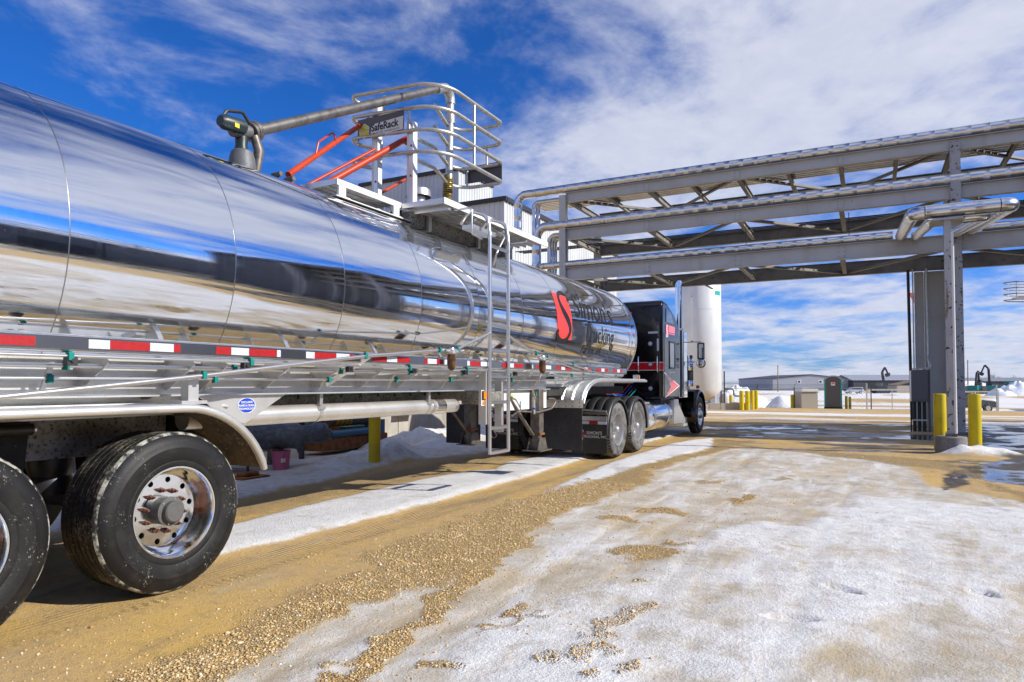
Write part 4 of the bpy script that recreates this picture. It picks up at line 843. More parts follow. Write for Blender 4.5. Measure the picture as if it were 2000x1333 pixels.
def s_curve(h, w):
    ctl = [(.80, .80), (.86, .90), (.74, 1.0), (.54, .99), (.36, .88), (.33, .74), (.42, .58), (.58, .44), (.70, .30), (.72, .16), (.60, .03), (.38, -.04), (.16, 0.0), (.06, .10), (.14, .20)]
    wd = [.10, .10, .08, .08, .11, .15, .19, .20, .17, .13, .10, .10, .13, .13, .05]; P = []; Q = []
    for i in range(len(ctl) - 1):
        p0 = ctl[max(0, i - 1)]; p1 = ctl[i]; p2 = ctl[i + 1]; p3 = ctl[min(len(ctl) - 1, i + 2)]
        for t in np.linspace(0, 1, 5)[:-1]:
            P.append(tuple(.5 * (2 * p1[j] + (p2[j] - p0[j]) * t + (2 * p0[j] - 5 * p1[j] + 4 * p2[j] - p3[j]) * t * t + (3 * p1[j] - p0[j] - 3 * p2[j] + p3[j]) * t ** 3) for j in (0, 1))); Q.append(wd[i] + (wd[i + 1] - wd[i]) * t)
    return ribbon([(a * w, b * h) for a, b in P], [q * w for q in Q])
v, f = s_curve(.78, .72); wrap("logo_letter", v, f, 'blackv', 9.46, 2.04, .0040)
v, f = text_geo("Simon's", .62, shear=.25, sx=.98, bold=.006); wrap("tank_lettering", v, f, 'blackv', 10.2, 2.44, .0022)
v, f = text_geo("Trucking", .44, sx=.92, bold=.004); wrap("tank_lettering", v, f, 'blackv', 10.62, 2.06, .0022)
v, f = text_geo("Farley, IA", .22, shear=.4, sx=1.1); wrap("tank_lettering", v, f, 'blackv', 10.55, 1.86, .0022)
# ------------------------------------------------------------------ tractor unit
truck = thing("semi_truck", (XC, 16, 0), "black sleeper cab semi truck with a red stripe, coupled to the polished tanker trailer", "truck")
def tp(m, name, mt, parent=None, **k): return m.build(name, K[mt] if isinstance(mt, str) else mt, parent or truck, **k)
XO = -4.10
dw = make_wheel("wheel", .515, .28, truck, (XO, 12.05, .515), 'lug', mud=True)
copy_part(dw, truck, (XO, 13.27, .515)); 
for y in (12.05, 13.27):
    copy_part(dw, truck, (XO - .33, y, .515)); copy_part(dw, truck, (2 * XC - XO, y, .515), (0, 0, math.pi)); copy_part(dw, truck, (2 * XC - XO + .33, y, .515), (0, 0, math.pi))
    tp(MB().tube([(-6.1, y, .515), (-4.5, y, .515)], .085, 12), "axle", 'blackm')
sw = make_wheel("wheel", .515, .27, truck, (XO - .0, 18.85, .515), 'steer'); copy_part(sw, truck, (2 * XC - XO, 18.85, .515), (0, 0, math.pi))
tp(MB().lathe([(.13, -.11), (.125, -.03), (.10, .02), (.06, .04), (0, .045)], (XO, 18.85, .515), 'x', 24), "steer_hub", 'chrome')
for k in range(10):
    a = R_(36 * k); tp(MB().lathe([(.018, -.14), (.016, -.02), (0, .0)], (XO, 18.85 + .17 * math.cos(a), .515 + .17 * math.sin(a)), 'x', 8), "nut_cover", 'chrome')
tp(MB().box(-6.2, -4.4, 18.78, 18.92, .42, .55), "front_axle", 'blackm')
# frame
for x in (-4.92, -5.68): tp(MB().box(x - .04, x + .04, 11.0, 19.9, .82, 1.06), "frame_rail", 'blackm')
tp(MB().box(-5.7, -4.9, 11.9, 13.4, 1.06, 1.17), "fifth_wheel", 'blackm'); tp(MB().box(-6.2, -4.4, 14.2, 18, .72, .86), "cross_frame", 'blackm')
# drive wheel fenders: three full arcs side by side in profile, black
def arc_fender(cy, x0, x1, a0, a1, R=.585):
    n = 4; xs_ = []
    for k in range(n):
        a = x0 + (x1 - x0) * k / n; w = (x1 - x0) / n; xs_ += [(a, -.022), (a + w * .07, -.008), (a + w * .25, .008), (a + w * .75, .008), (a + w * .93, -.008)]
    xs_.append((x1, -.022)); xs_.append((x1 + .008, -.05)); v = []; n2 = len(xs_); N_ = 22
    for i in range(N_ + 1):
        a = R_(a0 + (a1 - a0) * i / N_)
        for x, h in xs_: v.append((x, cy - (R + h) * math.cos(a), .515 + (R + h) * math.sin(a)))
    return MB().add(v, [(i * n2 + j, i * n2 + j + 1, (i + 1) * n2 + j + 1, (i + 1) * n2 + j) for i in range(N_) for j in range(n2 - 1)], True)
for cy, a0, a1 in ((12.05, -8, 176), (13.27, 4, 188)):
    for x0, x1 in ((-4.76, XO - .01), (-6.49, -5.84)): 
        fo = tp(arc_fender(cy, x0, x1, a0, a1), "wheel_fender", 'blackp')
    tp(MB().tube([(XO + .0, cy - .545 * math.cos(R_(a)), .515 + .545 * math.sin(R_(a))) for a in np.linspace(a0, a1, 26)], .016, 8), "fender_edge", 'blackp')
tp(MB().tube(fillet([(XO - .02, 12.60, .66), (XO - .02, 12.62, .42), (XO - .02, 12.70, .42), (XO - .02, 12.72, .66)], .04), .014, 8), "fender_strap", 'oldsteel')
tp(MB().box(-4.55, XO - .03, 12.59, 12.73, .80, .86), "fender_mount", 'blackm')
for x0, x1 in ((-4.76, -4.10), (-6.55, -5.85)):
    mf = tp(MB().box(x0, x1, 11.385, 11.395, .12, .70), "mud_flap", 'flap', bevel=.004)
    tp(MB().box(x0, x1, 11.378, 11.400, .70, .775), "flap_hanger", 'alu_clean', mf)
    k = 4
    for i in range(k): tp(MB().box(x0 + (x1 - x0) * i / k, x0 + (x1 - x0) * (i + 1) / k - .002, 11.376, 11.3845, .635, .69), "reflective_tape", 'tred' if i % 2 == 0 else 'twhite', mf)
    tp(MB().tube([(x0, 11.40, .83), (x1, 11.41, .82)], .022, 10), "flap_bar", 'oldsteel', mf); tp(MB().tube([(x0, 11.43, .89), (x1 - .02, 11.43, .86)], .018, 10), "flap_bar", 'galv', mf)
    bx = x1 - .335
    rv, rf = [(0, 0), (.10, 0), (.12, .09), (.15, .13), (.10, .15), (0, .15)], [(0, 1, 2, 3, 4, 5)]
    tp(MB().add([(x1 - .52 + a, 11.3835, .355 + b) for a, b in rv], rf), "flap_emblem", K['dullred'] if 'dullred' in K else K.setdefault('dullred', mat("dull_red_print", (.16, .02, .02), .5)), mf)
    sv2, sf2 = s_curve(.20, .15); tp(MB().add([(x1 - .57 + a, 11.3825, .33 + b) for a, b in sv2], sf2), "flap_letter", K['printgrey'] if 'printgrey' in K else K.setdefault('printgrey', mat("grey_print", (.62, .60, .58), .5)), mf)
    flat_text("flap_lettering", "SIMON'S", K['printgrey'], mf, (bx + .10, 11.383, .455), (1, 0, 0), (0, 0, 1), .078, align='CENTER', bold=.001)
    flat_text("flap_lettering", "TRUCKING, INC.", K['printgrey'], mf, (bx + .115, 11.383, .395), (1, 0, 0), (0, 0, 1), .060, align='CENTER', bold=.001)
# sleeper box
sl = tp(MB().prism([(15.30, .98), (15.30, 3.18), (15.42, 3.28), (15.75, 3.25), (16.2, 3.12), (16.6, 2.95), (16.92, 2.74), (16.92, .98)], 'x', -6.42, -4.18), "sleeper", 'black', bevel=.085, seg=5)
tp(MB().box(-6.36, -4.24, 15.34, 16.9, .90, .982), "sleeper_floor", 'blackm')
YB = 15.2985
tp(MB().box(-6.33, -4.28, YB - .002, YB, 1.665, 1.835), "red_stripe", 'red', sl)
for z in (1.655, 1.835): tp(MB().box(-6.33, -4.28, YB - .0022, YB - .0002, z, z + .012), "white_pinstripe", 'white', sl)
# the stripe carries on round the corner
cr = [( -4.265 + .085 * math.sin(a), 15.385 - .0867 * math.cos(a)) for a in np.linspace(0, math.pi / 2, 8)]
cr = [(-4.265 + .0875 * math.sin(a), 15.385 - .0875 * math.cos(a)) for a in np.linspace(0, math.pi / 2, 8)] + [(-4.1775, 16.80)]
def ribbon3(path, z0, z1): return MB().add([(x, y, z) for x, y in path for z in (z0, z1)], [(2 * i, 2 * i + 2, 2 * i + 3, 2 * i + 1) for i in range(len(path) - 1)], True)
tp(ribbon3(cr, 1.665, 1.835), "red_stripe", 'red', sl); tp(ribbon3(cr, 1.655, 1.665), "white_pinstripe", 'white', sl); tp(ribbon3(cr, 1.835, 1.847), "white_pinstripe", 'white', sl)
for x, z in ((-4.455, 2.27), (-4.455, 1.80), (-4.455, 1.245), (-6.15, 2.27), (-6.15, 1.80), (-6.15, 1.245)):
    l0 = tp(MB().lathe([(.062, 0), (.058, -.012), (.048, -.014), (.046, -.004)], (x, YB, z), 'y', 24), "lamp_ring", 'blackp', sl); tp(MB().lathe([(.046, -.006), (.03, -.014), (0, -.016)], (x, YB, z), 'y', 20), "lamp_lens", K['lens'] if 'lens' in K else K.setdefault('lens', mat("clear_lens", (.55, .60, .68), .15, 0, coat=1)), sl)
tp(MB().box(-4.50, -4.27, YB - .003, YB, 2.50, 2.545), "reflective_strip", 'twhite', sl); tp(MB().box(-4.300, -4.258, YB - .0036, YB - .0005, 2.10, 2.38), "reflective_strip", 'twhite', sl)
for x in (-4.72, -4.275):
    tp(MB().tube(fillet([(x, YB, 1.975), (x, YB - .06, 1.975), (x, YB - .06, 1.62), (x, YB, 1.62)], .03), .011, 8), "grab_handle", 'chrome', sl)
flat_text("sleeper_lettering", "Simon's", K['redv'], sl, (-5.95, YB, 2.86), (1, 0, 0), (0, 0, 1), .34, shear=.25, bold=.006)
flat_text("sleeper_lettering", "Trucks", K['redv'], sl, (-5.75, YB, 2.70), (1, 0, 0), (0, 0, 1), .14, shear=.25)
XSd = -4.178
pan = tp(MB().box(XSd, XSd + .006, 15.46, 16.84, 1.05, 2.52), "side_panel", 'black', sl, bevel=.02, seg=3)
tp(MB().prism([(15.62, 2.78), (16.30, 2.78), (16.06, 3.04), (15.64, 3.10)], 'x', XSd, XSd + .010), "upper_window", 'glass', sl, bevel=.012)
def frame_y(y0, y1, z0, z1, t, x0, x1): return MB().box(x0, x1, y0, y1, z0, z0 + t).box(x0, x1, y0, y1, z1 - t, z1).box(x0, x1, y0, y0 + t, z0 + t, z1 - t).box(x0, x1, y1 - t, y1, z0 + t, z1 - t)
tp(frame_y(15.88, 16.38, 1.70, 2.36, .035, XSd + .006, XSd + .022), "side_window_frame", 'blackp', sl, bevel=.008)
tp(MB().box(XSd + .006, XSd + .012, 15.915, 16.345, 1.735, 2.325), "side_window", 'glass', sl)
tp(MB().box(XSd + .006, XSd + .0085, 15.60, 15.80, 2.44 - .0, 2.72), "logo_decal", 'pinkv', sl); tp(MB().box(XSd, XSd + .0025, 15.86, 16.42, 2.56, 2.72), "logo_decal", 'pinkv', sl); tp(MB().box(XSd, XSd + .0025, 15.86, 16.42, 2.42, 2.54), "logo_decal", 'pinkv', sl)
sv2, sf2 = s_curve(.27, .17); tp(MB().add([(XSd + .0095, 15.61 + a, 2.445 + b) for a, b in sv2], sf2), "logo_letter", 'white', sl)
def chev(s, dx, mt, nm):
    c_ = (16.15, 1.32); pts = [(15.46, 1.60), (16.80, 1.30), (15.52, .99 + .05), (16.05, 1.29)]
    pts = [((a - c_[0]) * s + c_[0], (b - c_[1]) * s + c_[1]) for a, b in pts]
    tp(MB().add([(XSd + .0065 + dx, a, b) for a, b in pts], [(0, 1, 3), (3, 1, 2)]), nm, mt, sl)
chev(1.07, .001, 'white', "chevron_edge"); chev(.95, .0025, 'red', "chevron")
tp(frame_y(15.9, 16.45, 1.08, 1.62, .006, XSd + .006, XSd + .010), "locker_door_seam", 'chrome', sl)
# cab and hood ahead of the sleeper
tp(MB().prism([(16.95, .95), (16.95, 2.66), (17.3, 2.72), (17.9, 2.62), (18.25, 1.95), (18.3, 1.7), (18.3, .95)], 'x', -6.22, -4.38), "cab", 'black', bevel=.06, seg=4)
tp(MB().prism([(17.15, 1.75), (17.15, 2.35), (17.75, 2.35), (18.0, 1.80)], 'x', -4.379, -4.372), "cab_window", 'glass')
tp(MB().prism([(18.3, .95), (18.3, 1.78), (19.6, 1.66), (20.05, 1.5), (20.1, .8), (19.5, .75)], 'x', -5.95, -4.65), "hood", 'black', bevel=.08, seg=4)
tp(MB().box(-6.4, -4.2, 20.05, 20.25, .45, .85), "front_bumper", 'chrome', bevel=.03); tp(MB().box(-5.75, -4.85, 20.09, 20.16, .8, 1.6), "grille", 'chrome')
def steer_fender():
    v = []; prof = [(-.48, .02), (-.40, .05), (-.06, .05), (-.01, .03), (.0, -.02)]; n = len(prof); N_ = 18
    for i in range(N_ + 1):
        a = R_(-18 + 208 * i / N_); rr = .60 + .03 * math.sin(a)
        for x, h in prof: v.append((XO + .02 + x, 18.85 - (rr + h) * math.cos(a), .53 + (rr + h) * math.sin(a)))
    return MB().add(v, [(i * n + j, i * n + j + 1, (i + 1) * n + j + 1, (i + 1) * n + j) for i in range(N_) for j in range(n - 1)], True)
tp(steer_fender(), "front_fender", 'black'); tp(MB().box(-4.62, XO - .02, 18.22, 18.28, .55, 1.15), "fender_skirt", 'black', bevel=.03)
tp(MB().lathe([(.045, 0), (.045, .07), (.035, .09), (0, .09)], (XO - .05, 18.75, 1.22), 'z', 14), "turn_signal", K['redamber'] if 'redamber' in K else K.setdefault('redamber', mat("dark_amber_lens", (.55, .10, .02), .25)))
# exhaust stack with heat shield, air cleaner, mirrors, aerial
tp(MB().tube([(-4.25, 17.12, 1.0), (-4.25, 17.12, 2.72)], .062, 20), "exhaust_pipe", 'stainless')
tp(MB().lathe([(.10, 1.02), (.10, 2.68)], (-4.25, 17.12, 0), 'z', 28, a0=-100, a1=100).lathe([(.09, 2.68), (.105, 2.70), (.105, 2.72), (.09, 2.74)], (-4.25, 17.12, 0), 'z', 28), "heat_shield", 'chrome')
stk = MB(); nn = 28; v = []
for k in range(nn):
    a = 2 * math.pi * k / nn; ca_, sa_ = math.cos(a), math.sin(a)
    for r in (.086, .080): v += [(-4.25 + r * ca_, 17.12 + r * sa_, 2.72), (-4.25 + r * ca_, 17.12 + r * sa_, 3.86 + .11 * sa_)]
stk.add(v, [q for k in range(nn) for j in [(k + 1) % nn] for q in ((4 * k, 4 * j, 4 * j + 1, 4 * k + 1), (4 * k + 2, 4 * k + 3, 4 * j + 3, 4 * j + 2), (4 * k + 1, 4 * j + 1, 4 * j + 3, 4 * k + 3))], True)
tp(stk, "exhaust_stack", 'chrome'); tp(MB().lathe([(.0795, 3.0), (.0, 3.0)], (-4.25, 17.12, 0), 'z', 20), "stack_bore", 'dark')
tp(MB().box(-4.36, -4.16, 17.25, 17.60, 1.0, 2.68), "stack_shield_panel", 'chrome', bevel=.01)
tp(MB().lathe([(.0, 1.28), (.12, 1.28), (.13, 1.32), (.13, 1.40), (.115, 1.42), (.115, 1.72), (.13, 1.74), (.13, 1.86), (.10, 1.90), (.10, 2.02), (.12, 2.03), (.12, 2.10), (0, 2.12)], (-4.25, 18.15, 0), 'z', 28), "air_cleaner", 'chrome')
tp(MB().lathe([(.117, 1.44), (.117, 1.70)], (-4.25, 18.15, 0), 'z', 28), "cleaner_band", 'blackp')
mr_ = tp(MB().box(-3.98, -3.80, 17.92, 18.02, 1.98, 2.42), "mirror_housing", 'blackp', bevel=.03, seg=4)
tp(MB().box(-3.96, -3.82, 17.912, 17.9185, 2.02, 2.38), "mirror_glass", 'chrome', mr_)
tp(MB().lathe([(0, 0), (.11, .01), (.12, .05), (.08, .11), (0, .13)], (-3.89, 17.92, 1.88), 'y', 24), "round_mirror", 'blackp'); tp(MB().lathe([(0, -.004), (.10, .004)], (-3.89, 17.916, 1.88), 'y', 24), "mirror_glass", 'chrome')
tp(MB().tube([(-4.38, 17.97, 2.44), (-3.89, 17.97, 2.44), (-3.89, 17.97, 2.40)], .010, 8), "mirror_arm", 'blackp'); tp(MB().tube([(-4.38, 17.97, 1.92), (-3.92, 17.97, 1.92)], .014, 8), "mirror_arm", 'chrome')
tp(MB().tube([(-4.12, 17.97, 2.44), (-4.12, 17.97, 3.62)], .006, 6), "aerial", 'white'); tp(MB().lathe([(0, 0), (.012, .0), (.012, .04), (0, .04)], (-4.12, 17.97, 3.62), 'z', 8), "aerial_tip", 'redv')
tp(MB().lathe([(.012, 0), (.02, .01), (.02, .04), (.012, .05)], (-4.12, 17.97, 2.43), 'z', 10), "aerial_base", 'blackp')
# fuel tank, steps, battery box
tp(MB().lathe([(0, 14.42), (.30, 14.43), (.325, 14.45), (.33, 14.48), (.33, 15.97), (.325, 16.0), (.30, 16.02), (0, 16.03)], (-4.46, 0, .64), 'y', 48), "fuel_tank", 'polish')
for y in (14.60, 15.75): tp(MB().lathe([(.331, y - .035), (.338, y - .033), (.338, y + .033), (.331, y + .035)], (-4.46, 0, .64), 'y', 40), "tank_strap", 'stainless')
tp(MB().box(-4.78, -4.22, 13.98, 14.36, .45, .93), "battery_box", 'darkgrey', bevel=.02); tp(MB().box(-4.8, -4.2, 14.0, 14.34, .93, .96), "battery_lid", 'alu_clean')
tp(MB().prism([(16.15, .40), (16.15, .98), (16.55, .98), (16.6, .86), (17.25, .46), (17.25, .36)], 'x', -4.65, -4.13), "step_box", 'alu_clean', bevel=.01); tp(MB().box(-4.64, -4.10, 16.9, 17.3, .30, .36), "step_tread", 'alu')
tp(MB().box(-4.7, -4.2, 17.3, 17.75, .28, .50), "air_tank", 'blackp', bevel=.04)
for k, (c_, dz) in enumerate((('red', 0), ('blue', .05), ('blackp', .1), ('teal', .14))):
    tp(MB().tube(fillet([(-4.95 + .05 * k, 15.3, 1.35 - dz), (-4.9 + .04 * k, 14.6, 1.15 - dz), (-4.95 + .05 * k, 13.7, 1.12), (-5.0 + .05 * k, 13.5, 1.36)], .2), .012, 8), "air_hose", c_)
# ------------------------------------------------------------------ overhead pipe rack
rack = thing("pipe_rack", (-3.7, 23.7, 0), "grey painted steel pipe rack with three tiers of beams crossing above the truck", "pipe rack")
def rp(m, name, mt='grey', parent=None, **k): return m.build(name, K[mt] if isinstance(mt, str) else mt, parent or rack, **k)
Y0, Y1, XL, XR = 22.0, 25.4, -9.5, 16.0
TI = {'low': (4.97, 5.42), 'mid': (6.40, 6.78), 'top': (7.72, 8.06)}
bolt_ = None
for nm, (a, b) in TI.items():
    h = b - a
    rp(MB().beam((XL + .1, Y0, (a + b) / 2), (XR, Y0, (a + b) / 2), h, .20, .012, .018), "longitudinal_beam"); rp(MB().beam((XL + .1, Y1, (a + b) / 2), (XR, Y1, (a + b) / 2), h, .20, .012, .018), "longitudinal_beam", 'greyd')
    xs_ = [-9.4, -6.5, -3.6, -.7, 2.1, 5.2, 8.3, 11.4]
    for i, x in enumerate(xs_):
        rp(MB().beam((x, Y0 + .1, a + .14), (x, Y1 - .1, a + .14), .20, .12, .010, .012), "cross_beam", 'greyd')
        if i < len(xs_) - 1:
            p, q = ((x + .1, Y0 + .12), (xs_[i + 1] - .1, Y1 - .12)) if i % 2 == 0 else ((x + .1, Y1 - .12), (xs_[i + 1] - .1, Y0 + .12))
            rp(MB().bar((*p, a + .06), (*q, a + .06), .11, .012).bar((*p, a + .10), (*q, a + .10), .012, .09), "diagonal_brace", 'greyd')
            xm = x + 1.45
            gp_ = rp(MB().box(x - .11, x + .11, Y0 - .022, Y0 - .008, a + .05, b - .05), "splice_plate", 'grey', bevel=.003)
            for bx_ in (-.07, .07):
                for bz_ in (a + .10, (a + b) / 2, b - .10):
                    bolt_ = rp(MB().lathe([(.014, 0), (.013, -.012), (0, -.012)], (0, 0, 0), 'y', 6), "bolt", 'greyd', gp_, loc=(x + bx_, Y0 - .022, bz_)) if bolt_ is None else inst(bolt_, gp_, (x + bx_, Y0 - .022, bz_))
            if nm == 'top': 
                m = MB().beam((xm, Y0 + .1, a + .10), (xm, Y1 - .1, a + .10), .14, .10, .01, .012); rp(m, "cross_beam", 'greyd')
for x, y, w in ((XL, Y0, .24), (XL, Y1, .24)): rp(MB().beam((x, y, 0), (x, y, 7.98), w, w, .012, .016, (0, 1, 0)), "column")
rp(MB().beam((2.12, Y0 - .02, .0), (2.12, Y0 - .02, 7.9), .24, .24, .012, .016, (0, 1, 0)), "column", 'rusty'); rp(MB().beam((2.26, Y1, .0), (2.26, Y1, 7.9), .26, .26, .012, .016, (0, 1, 0)), "column")
rp(MB().box(1.60, 2.22, 25.62, 25.92, 0, 4.97), "portal_column"); rp(MB().box(1.585, 1.60, 25.50, 26.0, 0, 4.97), "column_flange"); rp(MB().box(1.30, 1.56, 25.60, 25.85, 0, 4.97), "portal_column")
for x in (11.3,):
    for y in (Y0, Y1): rp(MB().beam((x, y, 0), (x, y, 7.9), .24, .24, .012, .016, (0, 1, 0)), "column")
for x, y in ((2.12, Y0 - .02), (XL, Y0), (XL, Y1), (2.12, Y1)): rp(MB().box(x - .24, x + .24, y - .24, y + .24, -.05, .05), "base_plate", 'concrete_d')
for z in (6.36, 6.36, 6.36): pass
for k, y in enumerate((24.1, 24.45, 24.8)): rp(MB().tube([(-12.5, y, 6.62 + .03 * k), (XR, y, 6.62 + .03 * k)], .022, 8), "cable_conduit", 'trim')
for k, (x, z) in enumerate(((-3.6, 5.42), (-.7, 5.42))): rp(MB().tube([(x + .2, Y0 + .3, z), (x + .2, Y0 + .3, 6.4)], .012, 6), "hanger_rod", 'trim')
rp(MB().tube([(1.14, 25.0, .2), (1.10, 25.0, 4.97)], .045, 10), "downpipe", 'trim'); rp(MB().tube([(1.22, 24.9, 1.6), (1.22, 24.9, 4.97)], .02, 8), "conduit", 'galv')
rp(MB().tube(fillet([(1.36, 22.6, 1.74), (1.52, 22.9, 1.85), (1.60, 24.7, 2.1), (1.60, 24.95, 4.97)], .25), .035, 10), "conduit", 'galv')
rp(MB().box(-9.2, -9.06, 25.0, 25.12, 4.72, 4.9).lathe([(0, 4.60), (.06, 4.63), (.07, 4.72), (0, 4.72)], (-8.0, 25.2, 0), 'z', 12), "camera_dome", 'white') if False else None
cam_b = rp(MB().box(-8.05, -7.95, 22.05, 22.2, 4.86, 4.97), "camera_bracket", 'white'); rp(MB().lathe([(.075, 4.86), (.08, 4.80), (.07, 4.74), (.04, 4.70), (0, 4.69)], (-8.0, 22.12, 0), 'z', 16), "camera_dome", 'darkgrey', cam_b)
rp(MB().bar((-5.3, 25.4, 4.96), (-5.0, 25.2, 4.78), .09, .04), "flood_light", 'alu_clean')
# jacketed pipes: every pipe is a thing, its jacket sections are its parts
def jacket_pipe(path, r, label, seg=.55, group="insulated pipes on the rack", name="insulated_pipe", rad=None):
    p0 = Vector(path[0]); t = thing(name, p0, label, "pipe", group); P = fillet(path, rad or r * 2.2, 7)
    # walk along and cut straight runs into sections
    cache = {}
    for a, b in zip(P[:-1], P[1:]):
        d = b - a; L = d.length
        if L < .02: continue
        if L > seg * 1.3:
            n = int(round(L / seg)); l = L / n
            key = round(l, 4); rot = d.to_track_quat('Z', 'Y').to_euler()
            for i in range(n):
                pos = a + d * (i / n)
                if key not in cache: cache[key] = MB().lathe([(r - .012, 0), (r + .003, .002), (r + .003, .030), (r, .034), (r, l * .5), (r, l - .012), (r - .012, l - .010), (r - .012, l)], (0, 0, 0), 'z', 24).build("jacket_section", K['jacket'], t, loc=pos, rot=rot)
                else: inst(cache[key], t, pos, rot)
    # elbows
    k = 0
    while k < len(P) - 1:
        if (P[k + 1] - P[k]).length <= seg * 1.3:
            j = k
            while j < len(P) - 1 and (P[j + 1] - P[j]).length <= seg * 1.3: j += 1
            pts = P[k:j + 1]
            rr = [r + (.004 if i % 2 else -.002) for i in range(len(pts))]
            MB().tube(pts, rr, 24).build("elbow", K['jacket'], t); k = j
        else: k += 1
    return t
jacket_pipe([(XR, Y0, 8.06 + .15), (-11.3, Y0 + .0, 8.21), (-11.3, Y0, 6.7), (-13, Y0 + .3, 6.55)], .15, "large silver jacketed pipe running along the top tier of the pipe rack", .42)
jacket_pipe([(XR, Y0, 6.78 + .165), (-10.55, Y0, 6.945), (-10.55, Y0, 5.35), (-12.6, Y0 + .2, 5.2)], .165, "thick silver jacketed pipe running along the middle tier of the pipe rack", .45)
jacket_pipe([(.62, Y0, 5.42 + .12), (-10.4, Y0, 5.54), (-10.6, Y0 + .4, 5.5)], .12, "slim silver jacketed pipe running along the lowest tier of the pipe rack", .42)
jacket_pipe([(2.7, Y0, 5.42 + .12), (XR, Y0, 5.54)], .12, "silver jacketed pipe continuing along the lowest tier beside the rusty column", .6)
for k in range(6):
    y = 22.42 + .20 * k
    jacket_pipe([(XR, y, 7.98), (-10.85 + .05 * k, y, 7.98), (-10.85 + .05 * k, y, 6.5)] if k < 2 else [(XR, y, 7.98), (-10.9, y, 7.98)], .085, "small jacketed pipe in the flat bundle under the top tier of the pipe rack", 1.1, "bundle of small pipes under the top tier")
for k in range(3):
    y = 22.36 + .22 * k
    jacket_pipe([(-9.0, y, 6.68), (-10.2, y, 6.68), (-10.2, y, 5.0)], .095, "short jacketed pipe turning down beside the middle tier at the rack's end", .6, "short pipes turning down at the rack end")
# expansion loop towards the camera, on its own post
jacket_pipe([(.86, Y0, 5.52), (.80, Y0 - .3, 5.45), (.80, 15.7, 4.74), (2.42, 15.7, 4.74), (2.42, Y0 - .3, 5.45), (2.5, Y0, 5.52)], .135, "thick outer silver pipe of the expansion loop carried on the rusty post", .42, "expansion loop pipes", rad=.2)
jacket_pipe([(1.16, Y0, 5.50), (1.16, Y0 - .3, 5.40), (1.16, 16.15, 4.66), (2.06, 16.15, 4.66), (2.06, Y0 - .3, 5.40), (2.06, Y0, 5.5)], .11, "thinner inner silver pipe of the expansion loop carried on the rusty post", .42, "expansion loop pipes", rad=.18)
sp = thing("pipe_support_post", (1.37, 15.72, 0), "slim rust chipped steel post standing on a round concrete pier between yellow bollards", "support post")
MB().lathe([(0, .33), (.25, .33), (.265, .315), (.27, -.05)], (1.37, 15.72, 0), 'z', 40).build("concrete_pier", K['concrete_d'], sp)
MB().box(1.28, 1.46, 15.63, 15.81, .33, .385).build("base_plate", K['oldsteel'], sp); 
for dx in (-.07, .07):
    for dy in (-.07, .07): MB().lathe([(.012, .385), (.012, .42), (0, .42)], (1.37 + dx, 15.72 + dy, 0), 'z', 8).build("anchor_bolt", K['galv'], sp)
MB().beam((1.37, 15.72, .385), (1.37, 15.72, 4.56), .12, .12, .008, .010, (0, 1, 0)).build("post", K['rusty'], sp); MB().tube([(1.445, 15.66, .39), (1.445, 15.66, 4.3)], .026, 12).build("conduit", K['white'], sp)
MB().box(1.10, 1.66, 15.60, 16.25, 4.545, 4.575).build("saddle_plate", K['rusty'], sp)
# yellow bollards
def bollard(name, loc, label, r=.105, h=1.08, group=None):
    o = MB().lathe([(0, h), (r * .80, h), (r * .95, h - .012), (r, h - .04), (r, h * .5), (r, -.05)], (0, 0, 0), 'z', 32).build(name, K['yellow'], None, loc=loc)
    return tag(o, label, "bollard", group)
G_ = "yellow steel bollards about the yard"
bollard("bollard", (1.24, 16.35, 0), "yellow bollard just behind the round concrete pier, on its side nearer the truck", .115, 1.15, G_)
bollard("bollard", (1.86, 16.62, 0), "yellow bollard on the dark apron side of the concrete pier", .115, 1.15, G_)
bollard("bollard", (-7.4, 9.12, 0), "tall yellow bollard in the snow bank behind the tanker trailer", .098, 1.6, G_)
bollard("bollard", (1.35, 27.2, 0), "yellow bollard half hidden behind the grey electrical cabinet, nearer the truck", .10, 1.15, G_)
bollard("bollard", (1.70, 27.6, 0), "yellow bollard mostly hidden behind the legs of the electrical cabinet", .10, 1.15, G_)
# electrical cabinet on a strut stand
ec = thing("electrical_cabinet", (1.2, 22.6, 0), "grey electrical cabinet on a dark stand beside the rack's portal column", "cabinet")
MB().box(1.02, 1.44, 22.40, 22.75, .84, 1.74).build("enclosure", K['darkgreypaint'] if 'darkgreypaint' in K else K.setdefault('darkgreypaint', mat("slate_grey_paint", (.13, .135, .14), .45)), ec, bevel=.008)
MB().box(1.00, 1.02, 22.42, 22.73, .86, 1.72).build("cabinet_side_door", K['alu_clean'], ec); MB().box(1.04, 1.42, 22.385, 22.4, .88, 1.70).build("cabinet_door", K['darkgreypaint'], ec, bevel=.004)
MB().box(1.06, 1.16, 22.45, 22.55, 1.74, 1.80).build("conduit_hub", K['galv'], ec); MB().box(1.22, 1.32, 22.45, 22.55, 1.74, 1.79).build("conduit_hub", K['galv'], ec)
for x in (1.10, 1.22, 1.34): MB().tube([(x, 22.6, 0), (x, 22.6, .84)], .045, 12).build("conduit_riser", K['trim'], ec)
MB().box(1.04, 1.44, 22.54, 22.58, .30, .34).build("strut", K['galv'], ec); MB().tube([(1.0, 22.3, 0), (1.0, 22.3, .84)], .02, 8).build("stand_leg", K['trim'], ec); MB().tube([(1.46, 22.5, 0), (1.46, 22.5, 1.74)], .03, 8).build("stand_leg", K['darkgreypaint'], ec)
